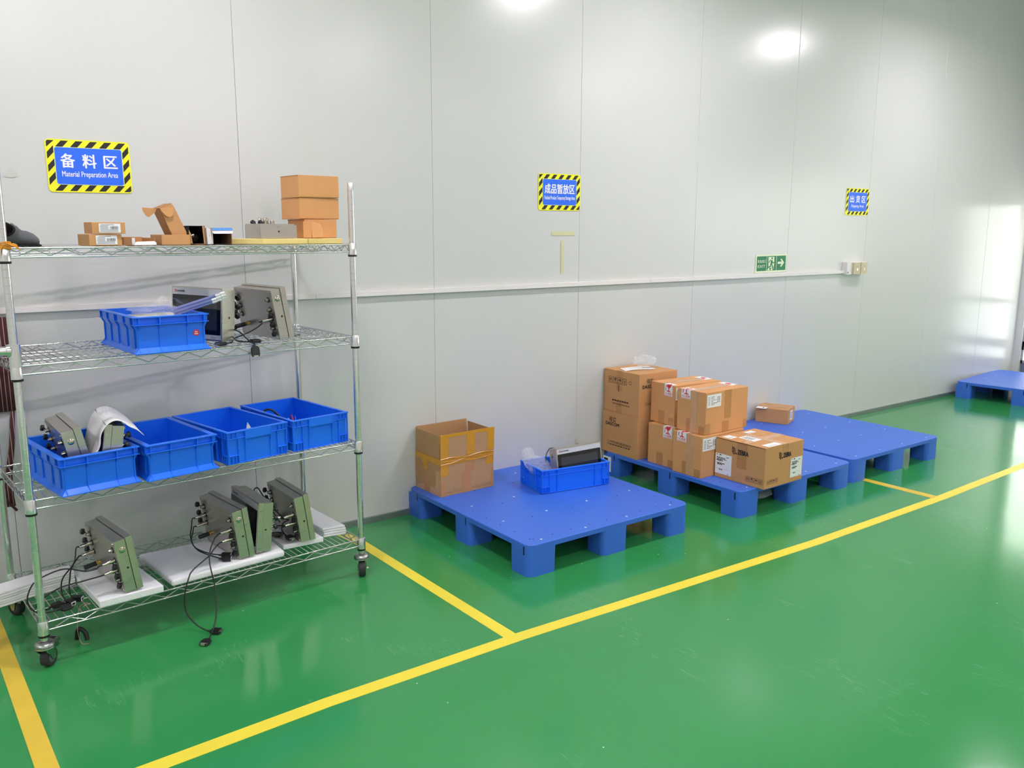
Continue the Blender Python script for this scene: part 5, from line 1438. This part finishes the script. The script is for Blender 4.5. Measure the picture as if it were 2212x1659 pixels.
# blue and white box
t = thing('blue_white_box', RW(0.718, 0.12, S4 + 0.0005, R(-2)), 'open white and blue product box with a dark inside on the top shelf', 'box')
w_, d_, h_ = 0.075, 0.12, 0.062
b = MB()
for lo, hi, m in (((0, 0, 0), (w_, d_, 0.002), 'black_card'), ((0, 0, h_ - 0.002), (w_, d_, h_), 'blue_box'), ((0, 0, 0), (0.002, d_, h_), 'white_card'), ((w_ - 0.002, 0, 0), (w_, d_, h_), 'cardboard_in_shade'), ((0, d_ - 0.002, 0), (w_, d_, h_), 'black_card')): b.box(lo, hi, m)
b.box((0.002, 0.004, 0.002), (0.0025, d_ - 0.002, h_ - 0.002), 'black_card'); b.box((0.002, 0.004, h_ - 0.0026), (w_ - 0.002, d_ - 0.002, h_ - 0.002), 'black_card')
b.build('box_body', t)
b = MB(); b.prism(rrect(0.078, 0.022, 0.006, 3, -0.001, -0.022), 0, 0.0016, 'white_card'); b.build('front_flap', t, frame4((0, -0.001, h_ - 0.001), (1, 0, 0), (0, 0.35, 0.94)))
b = MB(); b.prism(rect(0.0, -0.009, 0.076, 0.0), 0, 0.0016, 'blue_box')
for k in range(9): b.prism(rect(0.003 + k * 0.008, -0.007, 0.008 + k * 0.008, -0.003), 0.0016, 0.002, 'light_blue')
b.build('blue_band', t, frame4((0, -0.0028, h_ - 0.001), (1, 0, 0), (0, 0.35, 0.94)))
b = MB(); b.prism(rect(0.02, 0.012, 0.052, 0.022), 0, 0.0006, 'label_white'); b.build('top_print', t, T(0, 0, h_))
b = MB(); b.prism([(0, 0), (0.028, 0), (0.026, 0.058), (0.004, 0.062)], 0, 0.0016, 'white_card'); b.prism(rect(0.015, 0.03, 0.017, 0.034), 0.0016, 0.0018, 'ink_soft')
b.build('side_flap', t, frame4((-0.024, -0.012, 0.001), (0.85, 0.5, 0), (-0.12, 0.0, 1)))
# grey felt slippers
def loft(b, rings, m, n=18):
    """rings: (centre, normal-ish axis u, axis v, ru, rv)"""
    rows = []
    for c, u, v, ru, rv in rings:
        c, u, v = Vector(c), Vector(u).normalized(), Vector(v).normalized()
        rows.append([tuple(c + u * (ru * math.cos(2 * PI * k / n)) + v * (rv * math.sin(2 * PI * k / n))) for k in range(n)])
    b.grid(rows, m, closed=True)
    return rows
def ring(c, n, ru, rv):
    n = Vector(n).normalized(); u = Vector((0, 0, 1)).cross(n)
    u = Vector((1, 0, 0)) if u.length < 0.05 else u.normalized()
    return (c, u, n.cross(u), ru, rv)
def slipper(mat4, label, sole):
    t = thing('slipper', mat4, label, 'slipper', 'grey felt slippers on the top shelf')
    n0 = (-0.60, -0.60, 0.53)
    seq = [((-0.010, -0.014, 0.057), n0, 0.034, 0.026), ((-0.002, -0.006, 0.049), (-0.55, -0.5, 0.67), 0.038, 0.031), ((0.008, 0.004, 0.042), (-0.85, -0.3, 0.45), 0.037, 0.038),
           ((0.026, 0.010, 0.034), (-1, -0.1, 0.28), 0.034, 0.033), ((0.046, 0.010, 0.027), (-1, 0, 0.18), 0.034, 0.026), ((0.066, 0.010, 0.0255), (-1, 0, 0.0), 0.034, 0.0245), ((0.085, 0.010, 0.021), (-1, 0, 0), 0.028, 0.020), ((0.096, 0.010, 0.018), (-1, 0, 0), 0.017, 0.012), ((0.100, 0.010, 0.017), (-1, 0, 0), 0.003, 0.003)]
    b = MB(); loft(b, [ring(*q) for q in seq], 'felt'); b.build('upper', t, smooth=80)
    b = MB()
    loft(b, [ring((-0.0095, -0.0135, 0.0565), n0, 0.0352, 0.0272), ring((-0.014, -0.018, 0.061), n0, 0.032, 0.024), ring((-0.011, -0.015, 0.058), n0, 0.028, 0.020), ring((0.004, 0.0, 0.046), n0, 0.026, 0.018), ring((0.012, 0.008, 0.042), n0, 0.001, 0.001)], 'felt_black')
    b.build('lining', t, smooth=60)
    b = MB()
    pts = [(-0.02, -0.022), (0.0, -0.026), (0.05, -0.026), (0.085, -0.02), (0.104, -0.004), (0.104, 0.022), (0.085, 0.038), (0.05, 0.045), (0.0, 0.04), (-0.02, 0.03)]
    b.prism(pts, 0, 0.006, 'felt_black'); b.build('sole', t, bevel=0.002)
    return t
slipper(RW(0.034, 0.09, S4 + 0.0005, R(0)) @ Matrix.Scale(0.9, 4), 'grey felt slipper with a black-rimmed opening beside the rack post', False)
slipper(RW(0.038, 0.18, S4 + 0.0005, R(-4)), 'grey felt slipper with a black sole tucked behind the first slipper', True)
# orange rope tied round the post
b = MB()
for k in range(5):
    z0 = 1.437 + 0.0045 * k
    b.tube([(0.0205 * math.cos(a * PI / 10), 0.0205 * math.sin(a * PI / 10), z0 + 0.002 * math.sin(a * 0.6 + k)) for a in range(21)], 0.0022, 'rope', 6)
for k in range(5):
    b.tube(catmull([(0.004, -0.021, 1.446 + 0.002 * k), (0.022, -0.026 - 0.002 * k, 1.452 - 0.002 * k), (0.034 + 0.002 * k, -0.022, 1.448 - 0.004 * k)], 5), 0.0016, 'rope', 5)
    b.tube(catmull([(-0.004, -0.021, 1.446), (-0.02, -0.026, 1.440 - 0.003 * k), (-0.03 - 0.004 * k, -0.022, 1.43 - 0.005 * k)], 5), 0.0016, 'rope', 5)
tag(b.build('orange_rope', mat4=RO, smooth=60), 'orange twine knotted round the rack post at the top shelf', 'rope')

# ------------------------------------------------------------------ jacket hanging behind the rack
t = thing('hanging_jacket', T(0.16, -0.058, 0), 'maroon pinstriped jacket with pale lining hanging by the wall behind the rack', 'jacket')
def cloth(b, cols, m):
    rows = []
    for (z, pts) in cols:
        rows.append([(x, y + 0.006 * math.sin(x * 60 + z * 9), z) for x, y in pts])
    b.grid(rows, m)
b = MB()
cloth(b, [(1.165, [(-0.16 + k * 0.034, -0.012) for k in range(11)]), (1.05, [(-0.17 + k * 0.0365, -0.016 - 0.004 * math.sin(k)) for k in range(11)]), (0.93, [(-0.17 + k * 0.037, -0.018 - 0.005 * math.sin(k * 1.3)) for k in range(11)]), (0.80, [(-0.17 + k * 0.0355, -0.014 - 0.004 * math.sin(k * 1.7)) for k in range(11)])], 'pinstripe')
b.build('body_panel', t, smooth=80, solid=0.004)
b = MB()
cloth(b, [(0.82, [(-0.08 + k * 0.0255, -0.006) for k in range(11)]), (0.7, [(-0.06 + k * 0.023, -0.008 - 0.004 * math.sin(k)) for k in range(11)]), (0.6, [(-0.03 + k * 0.0185, -0.008 - 0.004 * math.sin(k)) for k in range(11)]), (0.52, [(0.0 + k * 0.013, -0.006) for k in range(11)])], 'lining')
o = b.build('lining', t, smooth=80, solid=0.002); o['label'] = 'pale grey lining'
b = MB()
cloth(b, [(0.8, [(0.158 + k * 0.005, -0.018) for k in range(4)]), (0.66, [(0.142 + k * 0.006, -0.020) for k in range(4)]), (0.54, [(0.118 + k * 0.008, -0.020) for k in range(4)]), (0.46, [(0.104 + k * 0.012, -0.018) for k in range(4)]), (0.42, [(0.11 + k * 0.011, -0.016) for k in range(4)])], 'pinstripe')
b.build('hem_edge', t, smooth=80, solid=0.004)
b = MB(); b.tube([(0.10, -0.02, 0.47), (0.145, -0.022, 0.40)], [0.006, 0.005], 'felt_brown', 8)
b.build('tie_end', t, smooth=60)
b = MB(); b.tube([(-0.09, 0.056, 1.24), (-0.09, -0.018, 1.235), (-0.09, -0.028, 1.25)], 0.004, 'nickel', 8); b.tube(catmull([(-0.14, -0.012, 1.165), (-0.09, -0.014, 1.236), (-0.03, -0.012, 1.165)], 6), 0.003, 'felt_black', 6)
b.build('hanging_loop', t, smooth=60)
